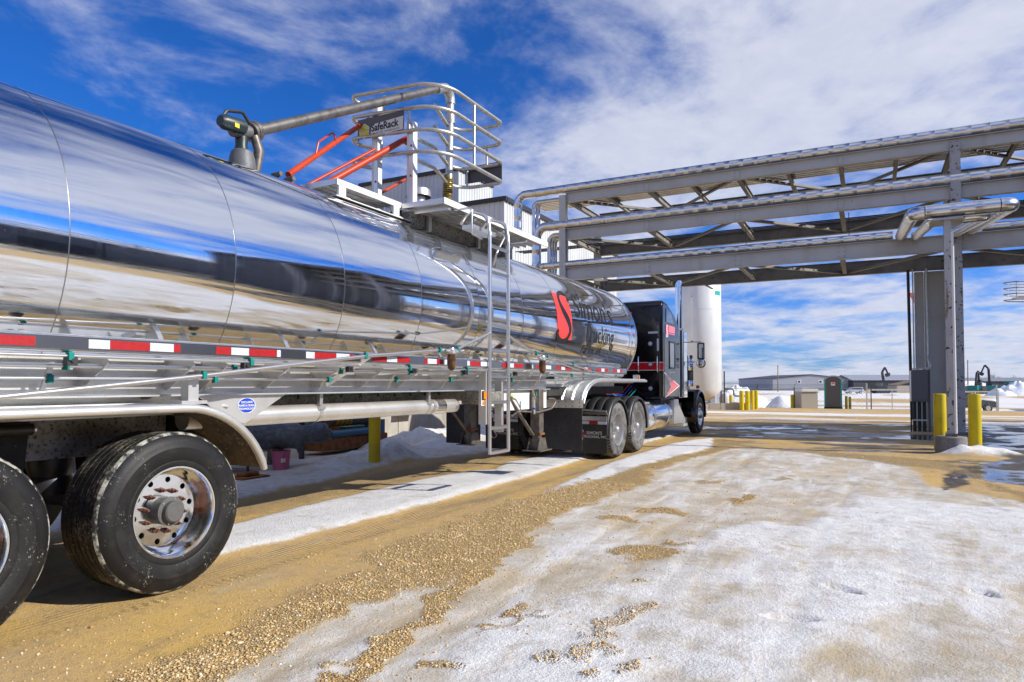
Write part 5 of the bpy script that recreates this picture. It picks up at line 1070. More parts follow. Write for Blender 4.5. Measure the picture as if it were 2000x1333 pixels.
# ------------------------------------------------------------------ loading platform, cage and arm over the tanker
cage = thing("safety_cage", (-5.5, 8.1, 3.8), "tubular safety cage with four rounded hoops and a sign above the tanker", "safety cage")
def cp(m, name, mt='galv', parent=None, **k): return m.build(name, K[mt] if isinstance(mt, str) else mt, parent or cage, **k)
cx0, cx1, cy0, cy1 = -6.40, -4.86, 7.28, 8.98
for i, z in enumerate((5.27, 4.97, 4.67, 4.38)):
    pts = [(-5.95, 7.42, z - .06), (-6.10, 7.62, z), (cx0 - .02, cy0 + .16, z + .07), (cx0 + .10, cy0 - .02, z + .07), (cx1, cy0, z), (cx1, cy1, z), (-5.75, cy1 - .02, z), (-5.38, 7.90, z), (-5.37, 7.41, z - .02)]
    if i < 2: pts = pts[:-1]
    cp(MB().tube(fillet(pts, [0, .1, .10, .10, .42, .13, .3, .15, 0][:len(pts)], 8), .027, 12), "hoop")
for x, y, z0, z1 in ((-5.78, cy0, 4.99, 5.25), (-5.36, cy0, 4.69, 4.95), (-5.82, cy0, 4.40, 4.65), (cx1, 8.12, 4.69, 5.25), (cx1, 8.12, 4.40, 4.65), (-5.15, cy1, 4.69, 4.95), (-5.5, cy1, 4.40, 4.65), (-6.22, cy0, 4.69, 4.95)):
    cp(MB().tube([(x, y, z0), (x, y, z1)], .019, 10), "hoop_stay")
for x, z1 in ((-5.95, 5.20), (-5.36, 4.83)):
    po = cp(MB().box(x - .05, x + .05, 7.30, 7.40, 3.52, z1), "gangway_post", 'white_alu', bevel=.004); cp(MB().box(x - .008, x + .052, 7.296, 7.299, 3.6, z1 - .04), "post_channel", 'alu_clean', po)
    for z in (4.1, 4.5): cp(MB().lathe([(.016, 0), (.012, -.01), (0, -.011)], (x + .022, 7.295, z), 'y', 8), "post_bolt", 'oldsteel', po)
cp(MB().box(-6.2, -5.42, 7.245, 7.252, 4.79, 5.06), "sign_board", 'signgrey', bevel=.002)
sg = cp(MB().add([(-5.98, 7.2425, 4.795), (-5.435, 7.2425, 4.805), (-5.425, 7.2425, 4.985), (-5.96, 7.2425, 4.955)], [(0, 1, 2, 3)]), "sign_face", 'white')
flat_text("sign_lettering", "SafeRack", K['blackv'], cage, (-5.965, 7.242, 4.862), (1, 0, .012), (0, 0, 1), .138, bold=.004, sx=.92)
flat_text("sign_lettering", "1.866.761.7225  www.saferack.com", K['blackv'], cage, (-5.965, 7.242, 4.818), (1, 0, .012), (0, 0, 1), .034, sx=.98)
hx = [(-6.085 + .098 * math.sin(R_(60 * k)), 4.885 + .108 * math.cos(R_(60 * k))) for k in range(6)]
cp(MB().add([(x, 7.2425, z) for x, z in hx], [(0, 1, 2, 3, 4, 5)]), "sign_emblem_edge", 'white')
hx = [(-6.085 + .088 * math.sin(R_(60 * k)), 4.885 + .098 * math.cos(R_(60 * k))) for k in range(6)]
cp(MB().add([(x, 7.2415, z) for x, z in hx], [(0, 1, 2, 3, 4, 5)]), "sign_emblem", 'signyel')
for a, b in (((-6.085, 4.885), hx[1]), ((-6.085, 4.885), hx[3]), ((-6.085, 4.885), hx[5]), ((-6.13, 4.95), (-6.04, 4.92)), ((-6.13, 4.87), (-6.10, 4.855)), ((-6.06, 4.86), (-6.03, 4.88))):
    cp(MB().bar((a[0], 7.2408, a[1]), (b[0], 7.2408, b[1]), .001, .008, (0, 0, 1)), "sign_emblem_line", 'white')
cp(MB().box(-5.2, -4.90, 9.0, 9.01, 4.42, 4.72).box(-5.55, -5.2, 9.0, 9.01, 4.46, 4.72), "sign_back_board", 'darkgrey')
for c_ in kids(cage):
    if c_.name.startswith('sign_') and not c_.name.startswith('sign_back'): c_.location.z -= .085
gw = thing("folding_gangway", (-6.6, 7.5, 3.5), "orange spring arms of the folding gangway reaching onto the tanker's crown", "gangway")
for nm, p, q, r in (("gangway_arm", (-5.52, 5.33, 3.60), (-6.27, 7.56, 5.11), .034), ("gangway_arm", (-5.80, 6.05, 3.66), (-5.60, 7.55, 4.72), .040), ("gangway_arm", (-6.3, 7.85, 4.12), (-6.3, 8.6, 4.58), .022)):
    a = cp(MB().tube([p, q], r, 14), nm, 'orange', gw)
cp(MB().tube(fillet([(-5.73, 5.96, 4.05), (-5.73, 6.0, 4.20), (-5.88, 6.42, 4.49), (-5.88, 6.46, 4.38)], .05), .012, 8), "grab_bar", 'orange', gw); cp(MB().tube([(-5.85, 5.9, 3.66), (-5.7, 7.0, 4.42)], .020, 10), "tie_rod", 'orange', gw)
cp(MB().bar((-5.52, 5.33, 3.57), (-5.50, 5.42, 3.44), .05, .05), "arm_foot", 'blackp', gw); cp(MB().lathe([(0, -.05), (.055, -.05), (.055, .05), (0, .05)], (-5.59, 7.58, 4.70), 'x', 16), "spring_end", 'orange', gw); cp(MB().bar((-5.57, 7.60, 4.71), (-5.40, 7.40, 4.74), .05, .05), "pivot_lug", 'oldsteel', gw)
cp(MB().box(-8.2, -6.0, 7.35, 8.9, 3.66, 3.74), "gangway_deck", 'alu_clean', gw)
la = thing("loading_boom", (-5.6, 8.62, 3.9), "grey steel loading arm with a valve head dropping into the tanker's hatch", "loading arm")
def lp(m, name, mt='armsteel', **k): return m.build(name, K[mt], la, **k)
K['armsteel'] = mat("bare_arm_steel", (.24, .225, .205), .42, .75, var=((.15, .135, .12), 8, .4, .7), spk=((.10, .06, .04), 24, .64, .72))
lp(MB().tube([(-5.6, 8.62, 4.45), (-5.6, 8.65, 5.62)], .056, 20), "riser_pipe", 'galv')
lp(MB().lathe([(.068, 5.30), (.070, 5.32), (.070, 5.46), (.066, 5.48)], (-5.6, 8.65, 0), 'z', 20), "swivel_joint", 'galv')
lp(MB().tube(fillet([(-5.6, 8.65, 5.6), (-5.6, 8.65, 5.86), (-5.575, 8.30, 5.70)], .14, 8), .072, 20), "elbow", 'galv')
lp(MB().tube([(-5.575, 8.32, 5.71), (-5.32, 4.70, 3.83)], .056, 20), "arm_pipe"); lp(MB().tube([(-5.58, 8.42, 5.76), (-5.565, 8.22, 5.655)], .068, 20), "pipe_collar", 'galv')
d_ = (Vector((-5.32, 4.70, 3.83)) - Vector((-5.575, 8.32, 5.71))).normalized(); e_ = Vector((-5.32, 4.70, 3.83))
lp(MB().tube([e_ - d_ * .02, e_ + d_ * .03], .098, 24), "flange"); lp(MB().tube([e_ + d_ * .035, e_ + d_ * .07], .095, 24), "flange")
h_ = e_ + d_ * .08
lp(MB().tube([h_, h_ + Vector((-.005, -.14, -.03)), h_ + Vector((-.005, -.22, -.06))], [.075, .085, .06], 18), "elbow_casting", 'blanketgrey') if 'blanketgrey' in K else None
K['cast'] = mat("cast_grey", (.13, .135, .14), .55, .2, var=((.14, .15, .16), 14, .4, .7), bump=(30, .3, .01))
lp(MB().tube([h_, h_ + Vector((-.005, -.12, -.02)), h_ + Vector((-.005, -.20, -.05))], [.066, .072, .055], 18), "swivel_casting", 'cast')
lp(MB().tube([h_ + Vector((.06, -.16, -.02)), h_ + Vector((.06, -.38, -.03))], .085, 24).tube([h_ + Vector((.06, -.38, -.03)), h_ + Vector((.06, -.42, -.03))], [.085, .06], 24), "actuator", 'bluedark') if 'bluedark' in K else None
K['bluedark'] = mat("dark_teal_actuator", (.02, .035, .038), .4)
lp(MB().tube([h_ + Vector((.05, -.12, 0)), h_ + Vector((.05, -.34, -.02)), h_ + Vector((.05, -.38, -.02))], [.070, .070, .050], 24), "actuator", 'bluedark')
lp(MB().box(h_.x + .1195, h_.x + .1210, h_.y - .27, h_.y - .22, h_.z - .055, h_.z - .015), "warning_label", 'signyel')
lp(MB().tube(fillet([h_ + Vector((.02, -.02, .08)), h_ + Vector((.02, -.10, .16)), h_ + Vector((.02, -.28, .11)), h_ + Vector((.02, -.32, .05))], .05), .016, 8), "lift_handle", 'blackp')
lp(MB().lathe([(.06, 3.56), (.066, 3.60), (.055, 3.64), (.06, 3.70), (.05, 3.78)], (-5.33, 4.55, 0), 'z', 20), "drop_coupling", 'bluedark')
lp(MB().lathe([(.125, 3.33), (.13, 3.44), (.118, 3.52), (.10, 3.58), (.07, 3.60)], (-5.33, 4.56, 0), 'z', 24), "hatch_shroud", 'cast')
lp(MB().tube([(-5.28, 4.66, 3.76), (-5.26, 4.70, 3.62), (-5.27, 4.68, 3.42)], [.045, .05, .04], 10), "vapour_hose", 'oldsteel')
sp_ = []
for i in range(0, 14 * 12 + 1):
    a = 2 * math.pi * i / 12; t = i / (14 * 12); sp_.append((-5.62 + .066 * math.cos(a), 8.60 + .03 * t + .066 * math.sin(a), 4.08 + .42 * t))
lp(MB().tube(sp_, .0125, 6), "balance_spring", 'brass'); lp(MB().tube([(-5.62, 8.6, 3.7), (-5.6, 8.63, 4.5)], .045, 14), "spring_core", 'blackp')
# ------------------------------------------------------------------ process buildings behind
def ribbed_wall(p0, p1, z0, z1, pitch=.30, depth=.035):
    """sheet cladding with trapezoid ribs between two plan points"""
    p0, p1 = Vector((*p0, 0)), Vector((*p1, 0)); d = p1 - p0; L = d.length; d.normalize(); nr = Vector((d.y, -d.x, 0)); n = int(L / pitch); pr = []
    for i in range(n): a = i * L / n; w = L / n; pr += [(a, 0), (a + w * .62, 0), (a + w * .70, depth), (a + w * .92, depth)]
    pr.append((L, 0)); v = []; 
    for s, h in pr: b = p0 + d * s + nr * h; v += [(b.x, b.y, z0), (b.x, b.y, z1)]
    return MB().add(v, [(2 * i, 2 * i + 2, 2 * i + 3, 2 * i + 1) for i in range(len(pr) - 1)])
def building(name, label, x0, x1, y0, y1, z0, z1, drop, mf, ms, base=(0, 0, 0)):
    b = thing(name, ((x0 + x1) / 2, (y0 + y1) / 2, 0), label, "building")
    MB().box(x0 + .05, x1 - .05, y0 + .05, y1 - .05, 0, z1 - drop - .1).build("wall_core", K[ms], b)
    ribbed_wall((x0, y0), (x1, y0), z0, z1).build("wall_cladding", K[mf], b); ribbed_wall((x1, y0), (x1, y1), z0, z1 - .02).build("wall_cladding", K[ms], b)
    MB().prism([(x0 - .1, z1 + .0), (x1 + .12, z1 - .0), (x1 + .12, z1 + .22), (x0 - .1, z1 + .22)], 'y', y0 - .12, y0 + .02).build("parapet_trim", K['trim'], b)
    MB().box(x1 - .02, x1 + .14, y0 + .025, y1, z1 - .02, z1 + .2).build("eave_trim", K['trim'], b)
    MB().box(x0, x1 - .02, y0 + .03, y1, z1 - .15, z1 + .05).build("roof", K['trim'], b)
    return b
pb = building("process_building", "white ribbed metal building behind the pipe rack", -30, -16.15, 30, 47, 0, 10.55, 0, 'cladg', 'clad')
MB().box(-16.11, -16.05, 31.6, 33.6, 6.6, 7.6).build("wall_opening", K['trim'], pb); MB().box(-16.045, -16.0, 33.7, 34.0, 6.2, 8.0).build("door_trim", K['white'], pb)
tw_ = building("tower_building", "taller pale grey metal tower block rising beyond the white building", -29, -21.5, 34.2, 38.2, 9, 14.05, 0, 'cladg', 'clad')
MB().lathe([(.55, 10.6), (.55, 11.4), (.5, 11.5), (.5, 11.55)], (-22.6, 31.6, 0), 'z', 24).lathe([(.42, 11.5), (.42, 11.95)], (-22.6, 31.6, 0), 'z', 12).lathe([(0, 12.55), (.68, 12.35), (.72, 12.0), (.72, 11.95)], (-22.6, 31.6, 0), 'z', 24).build("roof_ventilator", K['galv'], pb)
# concrete containment wall and what stands before it
cw = thing("containment_wall", (-10.6, 12, 0), "low board marked concrete wall behind the snow bank", "wall")
bx = None
for i in range(9):
    y = 4.0 + 2.0 * i; MB().box(-10.85, -10.6 + .004 * (i % 3), y, y + 1.985, -.1, 1.9).build("wall_panel", K['concrete'], cw, bevel=.008)
jb = thing("junction_box", (-10.45, 14.0, 1.0), "rust edged grey wall box mounted on the concrete wall", "wall box")
MB().box(-10.6, -10.28, 13.75, 14.45, .62, 1.45).build("box_body", K['cladg'], jb, bevel=.01); MB().box(-10.29, -10.27, 13.78, 14.42, .66, 1.42).build("box_door", K['cladg'], jb, bevel=.006); MB().box(-10.268, -10.262, 14.05, 14.12, .85, 1.42).build("box_label", K['red'], jb); MB().box(-10.6, -10.27, 13.74, 14.46, .58, .62).build("box_rim", K['rust'], jb)
gp = tag(MB().box(-10.3, -10.18, 12.15, 12.27, 0, 2.2).build("green_post", K['teal'], None), "dark green steel post beside the tall yellow bollard", "post")
ox = thing("orange_box", (-10.2, 16.6, 0), "small orange box with a handle at the foot of the concrete wall", "box")
MB().box(-10.38, -10.0, 16.4, 16.95, .12, .62).build("box_body", K['orange'], ox, bevel=.02); MB().tube(fillet([(-10.19, 16.5, .62), (-10.19, 16.5, .70), (-10.19, 16.8, .70), (-10.19, 16.8, .62)], .03), .015, 8).build("handle", K['orange'], ox)
yr = thing("yellow_guard_rail", (-10.1, 17.8, 0), "yellow pipe guard rail at the end of the concrete wall", "guard rail")
MB().tube([(-10.2, 17.2, .0), (-10.2, 17.2, 1.8)], .05, 12).build("rail_post", K['yellow'], yr); MB().tube([(-10.2, 17.2, .35), (-9.2, 18.6, .35)], .05, 12).build("rail", K['yellow'], yr); MB().tube([(-10.2, 17.2, 1.5), (-9.2, 18.6, 1.75)], .05, 12).build("rail", K['yellow'], yr); MB().tube([(-9.2, 18.6, 0), (-9.2, 18.6, 1.8)], .05, 12).build("rail_post", K['yellow'], yr)
ws = thing("white_stair", (-9.6, 18.9, 0), "white steel stair stringers beyond the yellow guard rail", "stair")
for x in (-10.3, -9.4): MB().bar((x, 17.6, .2), (x, 20.4, 2.3), .05, .22).build("stringer", K['white'], ws)
for i in range(7): MB().box(-10.28, -9.42, 17.75 + .38 * i, 17.98 + .38 * i, .36 + .28 * i, .40 + .28 * i).build("tread", K['galv'], ws)
# pump skid
ps = thing("pump_skid", (-9.1, 10.2, 0), "rusty pump with a yellow coupling guard and dark motor on a skid", "pump")
def pp(m, name, mt, **k): return m.build(name, K[mt], ps, **k)
def along(o, d, a, b, r, n=24):
    o, d = Vector(o), Vector(d).normalized(); return MB().tube([o + d * a, o + d * b], r, n)
po_, pd = (-9.25, 9.55, .66), (.10, 1, .03)
pp(along(po_, pd, -.05, .05, .13), "flange", 'galv'); pp(along(po_, pd, .05, .10, .20), "casing_flange", 'rust'); pp(along(po_, pd, .10, .26, .23, 28), "pump_casing", 'rust'); pp(along(po_, pd, .26, .32, .21), "casing_flange", 'rust'); pp(along(po_, pd, .32, .46, .13), "bearing_frame", 'bluep'); pp(along(po_, pd, .36, .40, .17), "bearing_ring", 'bluep')
pp(along(po_, pd, .50, .92, .16), "coupling_guard", 'mach_y'); pp(along(po_, pd, .94, 1.28, .165), "motor", 'darkgrey'); pp(along(po_, pd, 1.28, 1.36, .175), "motor_fan_cover", 'darkgrey')
for k in range(3): pp(along(po_, pd, .58 + .12 * k, .60 + .12 * k, .163), "guard_stripe", 'blackp')
pp(MB().tube(fillet([(-9.4, 8.6, .64), (-9.33, 9.1, .64), (-9.27, 9.5, .66)], .1), [.10] + [.085] * 8 + [.085], 16) if False else MB().tube([(-9.4, 8.75, .64), (-9.27, 9.5, .655)], .075, 16), "suction_pipe", 'galv')
pp(MB().box(-9.5, -8.9, 9.5, 11.4, .10, .34), "skid_base", 'rust', bevel=.02); pp(MB().tube([(-8.95, 9.75, .40), (-8.90, 10.9, .42)], .07, 14), "skid_pipe", 'bluep'); pp(MB().box(-9.35, -9.0, 10.4, 11.0, .34, .50), "motor_pedestal", 'teal'); pp(MB().box(-9.4, -9.1, 9.6, 9.8, .34, .52), "pump_foot", 'rust'); pp(MB().box(-9.1, -8.9, 10.9, 11.3, .34, .62), "starter_box", 'bluep')
# blanket wrapped pipework
bw = thing("insulated_valve", (-8.3, 8.3, 0), "slate blue blanket wrapped valve and pipe hanging behind the trailer fender", "insulated pipe")
def bp_(m, name, mt='blanket', **k): return m.build(name, K[mt], bw, **k)
def bag(pts, r, n=20, j=.025):
    P = []; rr = []; 
    for i in range(len(pts) - 1):
        for t in np.linspace(0, 1, 7)[:-1]: P.append(Vector(pts[i]).lerp(Vector(pts[i + 1]), t)); rr.append((r[i] + (r[i + 1] - r[i]) * t) * (1 + random.uniform(-j, j) * 2))
    P.append(Vector(pts[-1])); rr.append(r[-1]); return MB().tube(P, rr, n)
bp_(bag([(-8.65, 7.0, .56), (-8.40, 7.6, .54), (-8.15, 8.15, .50)], [.15, .22, .20], j=.05), "pipe_blanket"); bp_(bag([(-8.22, 8.05, .52), (-8.0, 8.6, .55)], [.17, .15], j=.06), "flange_blanket"); bp_(bag([(-8.65, 7.9, .95), (-8.65, 7.92, .62)], [.15, .19]), "valve_blanket"); bp_(bag([(-8.75, 8.15, .98), (-8.75, 8.2, .70), (-8.75, 8.2, .60)], [.19, .21, .05]), "reducer_blanket"); bp_(bag([(-8.9, 6.9, .9), (-8.7, 7.9, .86)], [.12, .13]), "pipe_blanket")
bp_(MB().prism([(8.02, .36), (8.22, .40), (8.14, .16)], 'x', -8.10, -8.08), "blanket_flap"); bp_(MB().tube([(-8.4, 7.1, .74), (-8.42, 7.8, .76)], .035, 10), "steam_trace_pipe", 'galv'); bp_(MB().tube([(-8.02, 8.55, .55), (-7.96, 8.68, .55)], .05, 12), "pipe_end", 'oldsteel')
bp_(MB().box(-9.0, -8.3, 6.4, 7.4, .30, .36), "support_shelf", 'galv'); bp_(MB().box(-8.75, -8.6, 6.9, 7.0, 0, .36), "support_leg", 'oldsteel'); bp_(MB().box(-8.8, -8.7, 8.1, 8.2, 0, .5), "support_leg", 'oldsteel')
for x in (-9.5, -9.0): bp_(MB().box(x, x + .07, 9.0, 9.07, 0, 2.2), "pipe_stanchion", 'trim')
bk_ = thing("pink_bucket", (-8.15, 7.78, 0), "pink plastic bucket with a wire handle under the blanket wrapped pipe", "bucket")
MB().lathe([(0, .005), (.115, .005), (.12, .02), (.14, .29), (.148, .29), (.148, .31), (.138, .31), (.118, .03), (0, .03)], (-8.15, 7.78, 0), 'z', 32).build("bucket_body", K['pink'], bk_)
MB().tube([(-8.15 + .15 * math.cos(a) * .98, 7.78 - .10 + .05 * math.sin(a * 2), .27 - .13 * math.sin(a)) for a in np.linspace(.15, 2.9, 12)], .004, 6).build("wire_handle", K['trim'], bk_); MB().box(-8.045, -8.02, 7.68, 7.75, .14, .20).build("bucket_label", K['white'], bk_)
an_ = thing("floor_valve_plate", (-7.9, 6.9, 0), "rusty floor plate with an upright bolt behind the trailer wheel", "plate")
MB().box(-8.1, -7.7, 6.65, 7.15, 0, .035).build("plate", K['rust'], an_); MB().box(-8.0, -7.8, 6.8, 7.05, .035, .10).build("boss", K['rust'], an_, bevel=.02); MB().lathe([(.02, .10), (.02, .2), (.026, .2), (.026, .235), (0, .235)], (-7.9, 6.92, 0), 'z', 10).build("bolt", K['trim'], an_)

# piping manifold behind the trailer
mf_ = thing("piping_manifold", (-9.9, 8.6, 0), "tangle of grey, blue and rusty pipes with red handwheels behind the trailer", "piping")
def mp_(m, name, mt, **k): return m.build(name, K[mt], mf_, **k)
for k, (x, z, r, mt) in enumerate(((-10.1, .42, .07, 'rust'), (-10.15, .72, .055, 'bluep'), (-10.1, 1.02, .065, 'galv'), (-9.95, 1.30, .05, 'oldsteel'))): mp_(MB().tube([(x, 5.5, z), (x, 12.6, z)], r, 14), "header_pipe", mt)
for k, (y, mt) in enumerate(((6.6, 'galv'), (7.5, 'bluep'), (8.3, 'rust'), (8.9, 'galv'), (11.4, 'rust'))):
    mp_(MB().tube(fillet([(-10.1, y, .42), (-9.75, y, .42), (-9.75, y, 1.55), (-10.1, y, 1.55)], .12), .045, 12), "branch_pipe", mt)
    b_ = mp_(MB().lathe([(.075, .80), (.08, .82), (.06, .86), (.06, .96), (.08, 1.0), (.075, 1.02)], (-9.75, y, 0), 'z', 16), "gate_valve", 'bluep' if k % 2 else 'rust')
    mp_(MB().tube([(-9.75, y, .91), (-9.58, y, .91)], .018, 8), "valve_stem", 'oldsteel'); mp_(MB().tube([(-9.57, y + .10 * math.cos(a), .91 + .10 * math.sin(a)) for a in np.linspace(0, 2 * math.pi, 17)[:-1]], .012, 6, closed=True), "handwheel", 'hydrant')
    mp_(MB().lathe([(.09, .55), (.09, .58)], (-9.75, y, 0), 'z', 16).lathe([(.0, .58), (.09, .58)], (-9.75, y, 0), 'z', 16), "pipe_flange", 'orange' if k == 2 else 'rust')
for y in (6.2, 8.6, 11.0): mp_(MB().box(-10.2, -10.12, y - .04, y + .04, 0, 1.6), "pipe_support", 'oldsteel')
mp_(MB().box(-9.9, -9.6, 9.25, 9.6, .95, 1.35), "control_box", 'darkgrey', bevel=.01); mp_(MB().box(-9.598, -9.59, 9.3, 9.55, 1.0, 1.3), "box_face", 'mach_y')
# ------------------------------------------------------------------ beyond the yard. site grid: a metres to the right, b metres ahead along the yard's long axis
_c, _s = math.cos(R_(27.7)), math.sin(R_(27.7))
def V(a, b, z=None):
    x, y = a * _c - b * _s, a * _s + b * _c
    return (x, y, float(terrain(y)) if z is None else z)
SG = R_(27.7)                                   # heading of that grid
def site(name, a, b, label, cat, group=None, rz=SG, z=None):
    t = thing(name, (0, 0, 0), label, cat, group); t["_"] = 0; del t["_"]; t.location = (0, 0, 0); t['sitepos'] = 0; del t['sitepos']
    pend.append((t, V(a, b, z), rz)); return t
pend = []
def add(t, m, name, mt, **k): return m.build(name, K[mt] if isinstance(mt, str) else mt, t, **k)
# white storage vessel
t = site("storage_vessel", 13.8, 50, "tall white cylindrical storage tank with a teal mark beyond the truck's mirror", "tank")
add(t, MB().lathe([(0, 9.9), (.6, 9.85), (1.2, 9.55), (1.5, 9.1), (1.5, 1.3), (1.15, .75), (.55, .45), (.2, .4)], (0, 0, 0), 'z', 56), "vessel_shell", 'tank_w')
add(t, MB().lathe([(1.503, 7.0), (1.504, 7.03), (1.503, 7.06)], (0, 0, 0), 'z', 56), "weld_band", 'tank_w')
for a in (45, 135, 225, 315): add(t, MB().box(1.2 * math.cos(R_(a)) - .09, 1.2 * math.cos(R_(a)) + .09, 1.2 * math.sin(R_(a)) - .09, 1.2 * math.sin(R_(a)) + .09, -.1, 1.4), "vessel_leg", 'tank_w')
add(t, MB().lathe([(1.504, 8.05), (1.504, 8.35)], (0, 0, 0), 'z', 10, a0=-62, a1=-36), "teal_mark", 'tealb')
add(t, MB().tube([(1.62, -.4, 0), (1.62, -.4, 2.6)], .05, 8), "riser_pipe", 'trim'); add(t, MB().tube(fillet([(1.62, -.4, 1.3), (2.3, -.4, 1.3), (2.3, -.4, .8), (3.1, -.4, .8)], .15), .05, 8), "outlet_pipe", 'trim'); add(t, MB().tube([(1.7, .4, 0), (1.7, .4, 3.1)], .03, 8), "gauge_pipe", 'galv'); add(t, MB().lathe([(.0, 0), (.35, .1), (.4, .5), (.3, .9), (0, 1)], (1.9, .5, .1), 'z', 16), "pump_body", 'tank_w')
# low concrete wall before it
t = site("retaining_wall", 13.0, 39.5, "long low concrete retaining wall before the white storage tank", "wall"); 
for i in range(4): add(t, MB().box(-5.5 + 1.5 * i, -4.02 + 1.5 * i, -.15, .15, -.3, .38), "wall_block", 'concrete', bevel=.01)
add(t, MB().box(.52, .82, -.15, 3.0, -.3, .38), "wall_block", 'concrete')
def farb(u, b, label, h=1.1, r=.085, z=None): return bollard("bollard", V((u - 1000) / 1333 * b, b, z), label, r, h, G_)
farb(1448, 39.2, "nearest yellow bollard of the row of four at the low concrete wall", 1.10, .13); farb(1459, 39.3, "second yellow bollard of the row of four at the low concrete wall", 1.10, .13); farb(1468, 40.5, "third yellow bollard of the row of four at the low concrete wall", 1.12, .13); farb(1476, 41.6, "last yellow bollard of the row of four, farthest from the white tank", 1.15, .13)
farb(1427, 47, "single yellow bollard beside the white storage tank's pipes", .85, .12); farb(1508.5, 62, "left yellow bollard of the pair beyond the fence, before the snow heap", .9, .11); farb(1513.5, 62, "right yellow bollard of the pair beyond the fence, before the snow heap", .9, .11)
farb(1546, 51, "left yellow bollard of the pair between the hydrant and the beige shed", 1.0, .10); farb(1550.5, 51, "right yellow bollard of the pair between the hydrant and the beige shed", 1.0, .10); farb(1652, 48, "left yellow bollard of the pair beyond the portable toilet", .9, .09); farb(1659, 48, "right yellow bollard of the pair beyond the portable toilet", .85, .09)
# portable toilet
t = site("portable_toilet", 22.55, 48, "grey and teal portable toilet with a domed white roof", "toilet", rz=SG + R_(-24))
add(t, MB().box(-.56, .56, -.56, .56, .12, 2.05), "cabin", 'tealb', bevel=.03); add(t, MB().box(-.58, .58, -.58, .58, -.05, .12), "skid_base", 'trim')
arc = [(.58 * math.cos(a), 2.03 + .30 * math.sin(a)) for a in np.linspace(0, math.pi, 15)]
add(t, MB().prism(arc, 'y', -.58, .58), "domed_roof", 'roof_l'); add(t, MB().prism([(-.46, .16), (.46, .16), (.46, 2.0)] + [(.46 * math.cos(a), 2.0 + .24 * math.sin(a)) for a in np.linspace(0.1, math.pi - .1, 9)] + [(-.46, 2.0)], 'y', -.60, -.57), "door", 'darkgrey')
add(t, MB().box(-.13, .13, -.612, -.602, 1.62, 1.86), "door_sign", 'white'); add(t, MB().box(-.09, .09, -.617, -.613, 1.74, 1.83), "door_sign_mark", 'redv')
t = site("beige_shed", 21.95, 51, "small beige shed with a white lid roof behind the portable toilet", "shed"); add(t, MB().box(-.60, .60, -.6, .6, -.2, 1.25), "shed_body", 'beige'); add(t, MB().prism([(-.65, 1.25), (.65, 1.25), (.58, 1.50), (-.50, 1.55)], 'y', -.68, .68), "shed_roof", 'white')
t = site("fire_hydrant", 24.1, 60.5, "red fire hydrant in the snow between the bollard pairs", "hydrant"); add(t, MB().lathe([(.13, -.1), (.13, .05), (.09, .08), (.09, .42), (.12, .44), (.12, .5), (.09, .58), (.03, .64), (0, .64)], (0, 0, 0), 'z', 16), "hydrant_barrel", 'hydrant'); add(t, MB().tube([(-.17, 0, .36), (.17, 0, .36)], .05, 10), "hose_nozzle", 'hydrant')
# chain link fence
def wire_mesh(L, h, z0):
    m = MB(); n = int(L / .30)
    for i in range(-int(h / .3), n + 1):
        for s in (1, -1):
            x0 = i * .30 if s > 0 else i * .30 + h; p = Vector((x0, 0, z0)); q = Vector((x0 + s * h, 0, z0 + h))
            # clip to the panel
            for e, lim in ((0, 0.0), (1, L)):
                for (A, B) in ((p, q), (q, p)):
                    if (e == 0 and A.x < lim) or (e == 1 and A.x > lim):
                        if abs(B.x - A.x) > 1e-6: A.z += (lim - A.x) / (B.x - A.x) * (B.z - A.z); A.x = lim
            if (q - p).length > .05 and 0 <= p.x <= L and z0 - .01 <= p.z <= z0 + h + .01 and z0 - .01 <= q.z <= z0 + h + .01: m.bar(p, q, .005, .005)
    return m
t = site("chain_link_fence", 15.3, 50, "chain link fence with barbed wire arms along the back of the yard", "fence", rz=SG + R_(-14))
zf = -.42
for i, x in enumerate((0, 2.5, 5.0, 7.5, 10.0)):
    add(t, MB().tube([(x, 0, zf - .1), (x, 0, zf + 1.85)], .035, 8), "fence_post", 'trim'); add(t, MB().tube([(x, 0, zf + 1.85), (x + .05, -.12, zf + 2.12)], .015, 6), "barb_arm", 'trim')
add(t, MB().tube([(-3, 0, zf + 1.8), (10, 0, zf + 1.8)], .022, 6), "top_rail", 'chain'); add(t, MB().tube([(-3, 0, zf + .05), (10, 0, zf + .05)], .012, 6), "bottom_wire", 'chain')
for k in range(3): add(t, MB().tube([(-3, -.04 - .035 * k, zf + 1.90 + .09 * k), (10, -.04 - .035 * k, zf + 1.90 + .09 * k)], .006, 4), "barbed_wire", 'trim')
o = add(t, wire_mesh(13, 1.75, zf + .03), "wire_mesh", 'chain', loc=(-3, 0, 0)); o["kind"] = "stuff"
# sliding gate
def gate(name, a, b, L, label, rz):
    t = site(name, a, b, label, "gate", rz=rz); zg = 0
    add(t, MB().box(0, L, -.05, .05, 1.72, 1.86), "top_track", 'galv'); add(t, MB().box(0, L, -.04, .04, .05, .13), "bottom_rail", 'galv')
    n = int(L / 1.9)
    for i in range(n + 1): add(t, MB().box(L * i / n - .03, L * i / n + .03, -.03, .03, .13, 1.72), "gate_upright", 'galv')
    for x in (.05, L - .05): add(t, MB().tube([(x, .12, -.1), (x, .12, 2.35)], .06, 10), "gate_post", 'galv')
    o = add(t, wire_mesh(L, 1.55, .15), "wire_mesh", 'chain'); o["kind"] = "stuff"; return t
gate("sliding_gate", 30.9, 59.5, 4.4, "galvanised sliding gate closing beside the electrical cabinet", SG); gate("sliding_gate", 38.0, 59.8, 4.55, "galvanised sliding gate before the dark pickup, right of the rack column", SG)
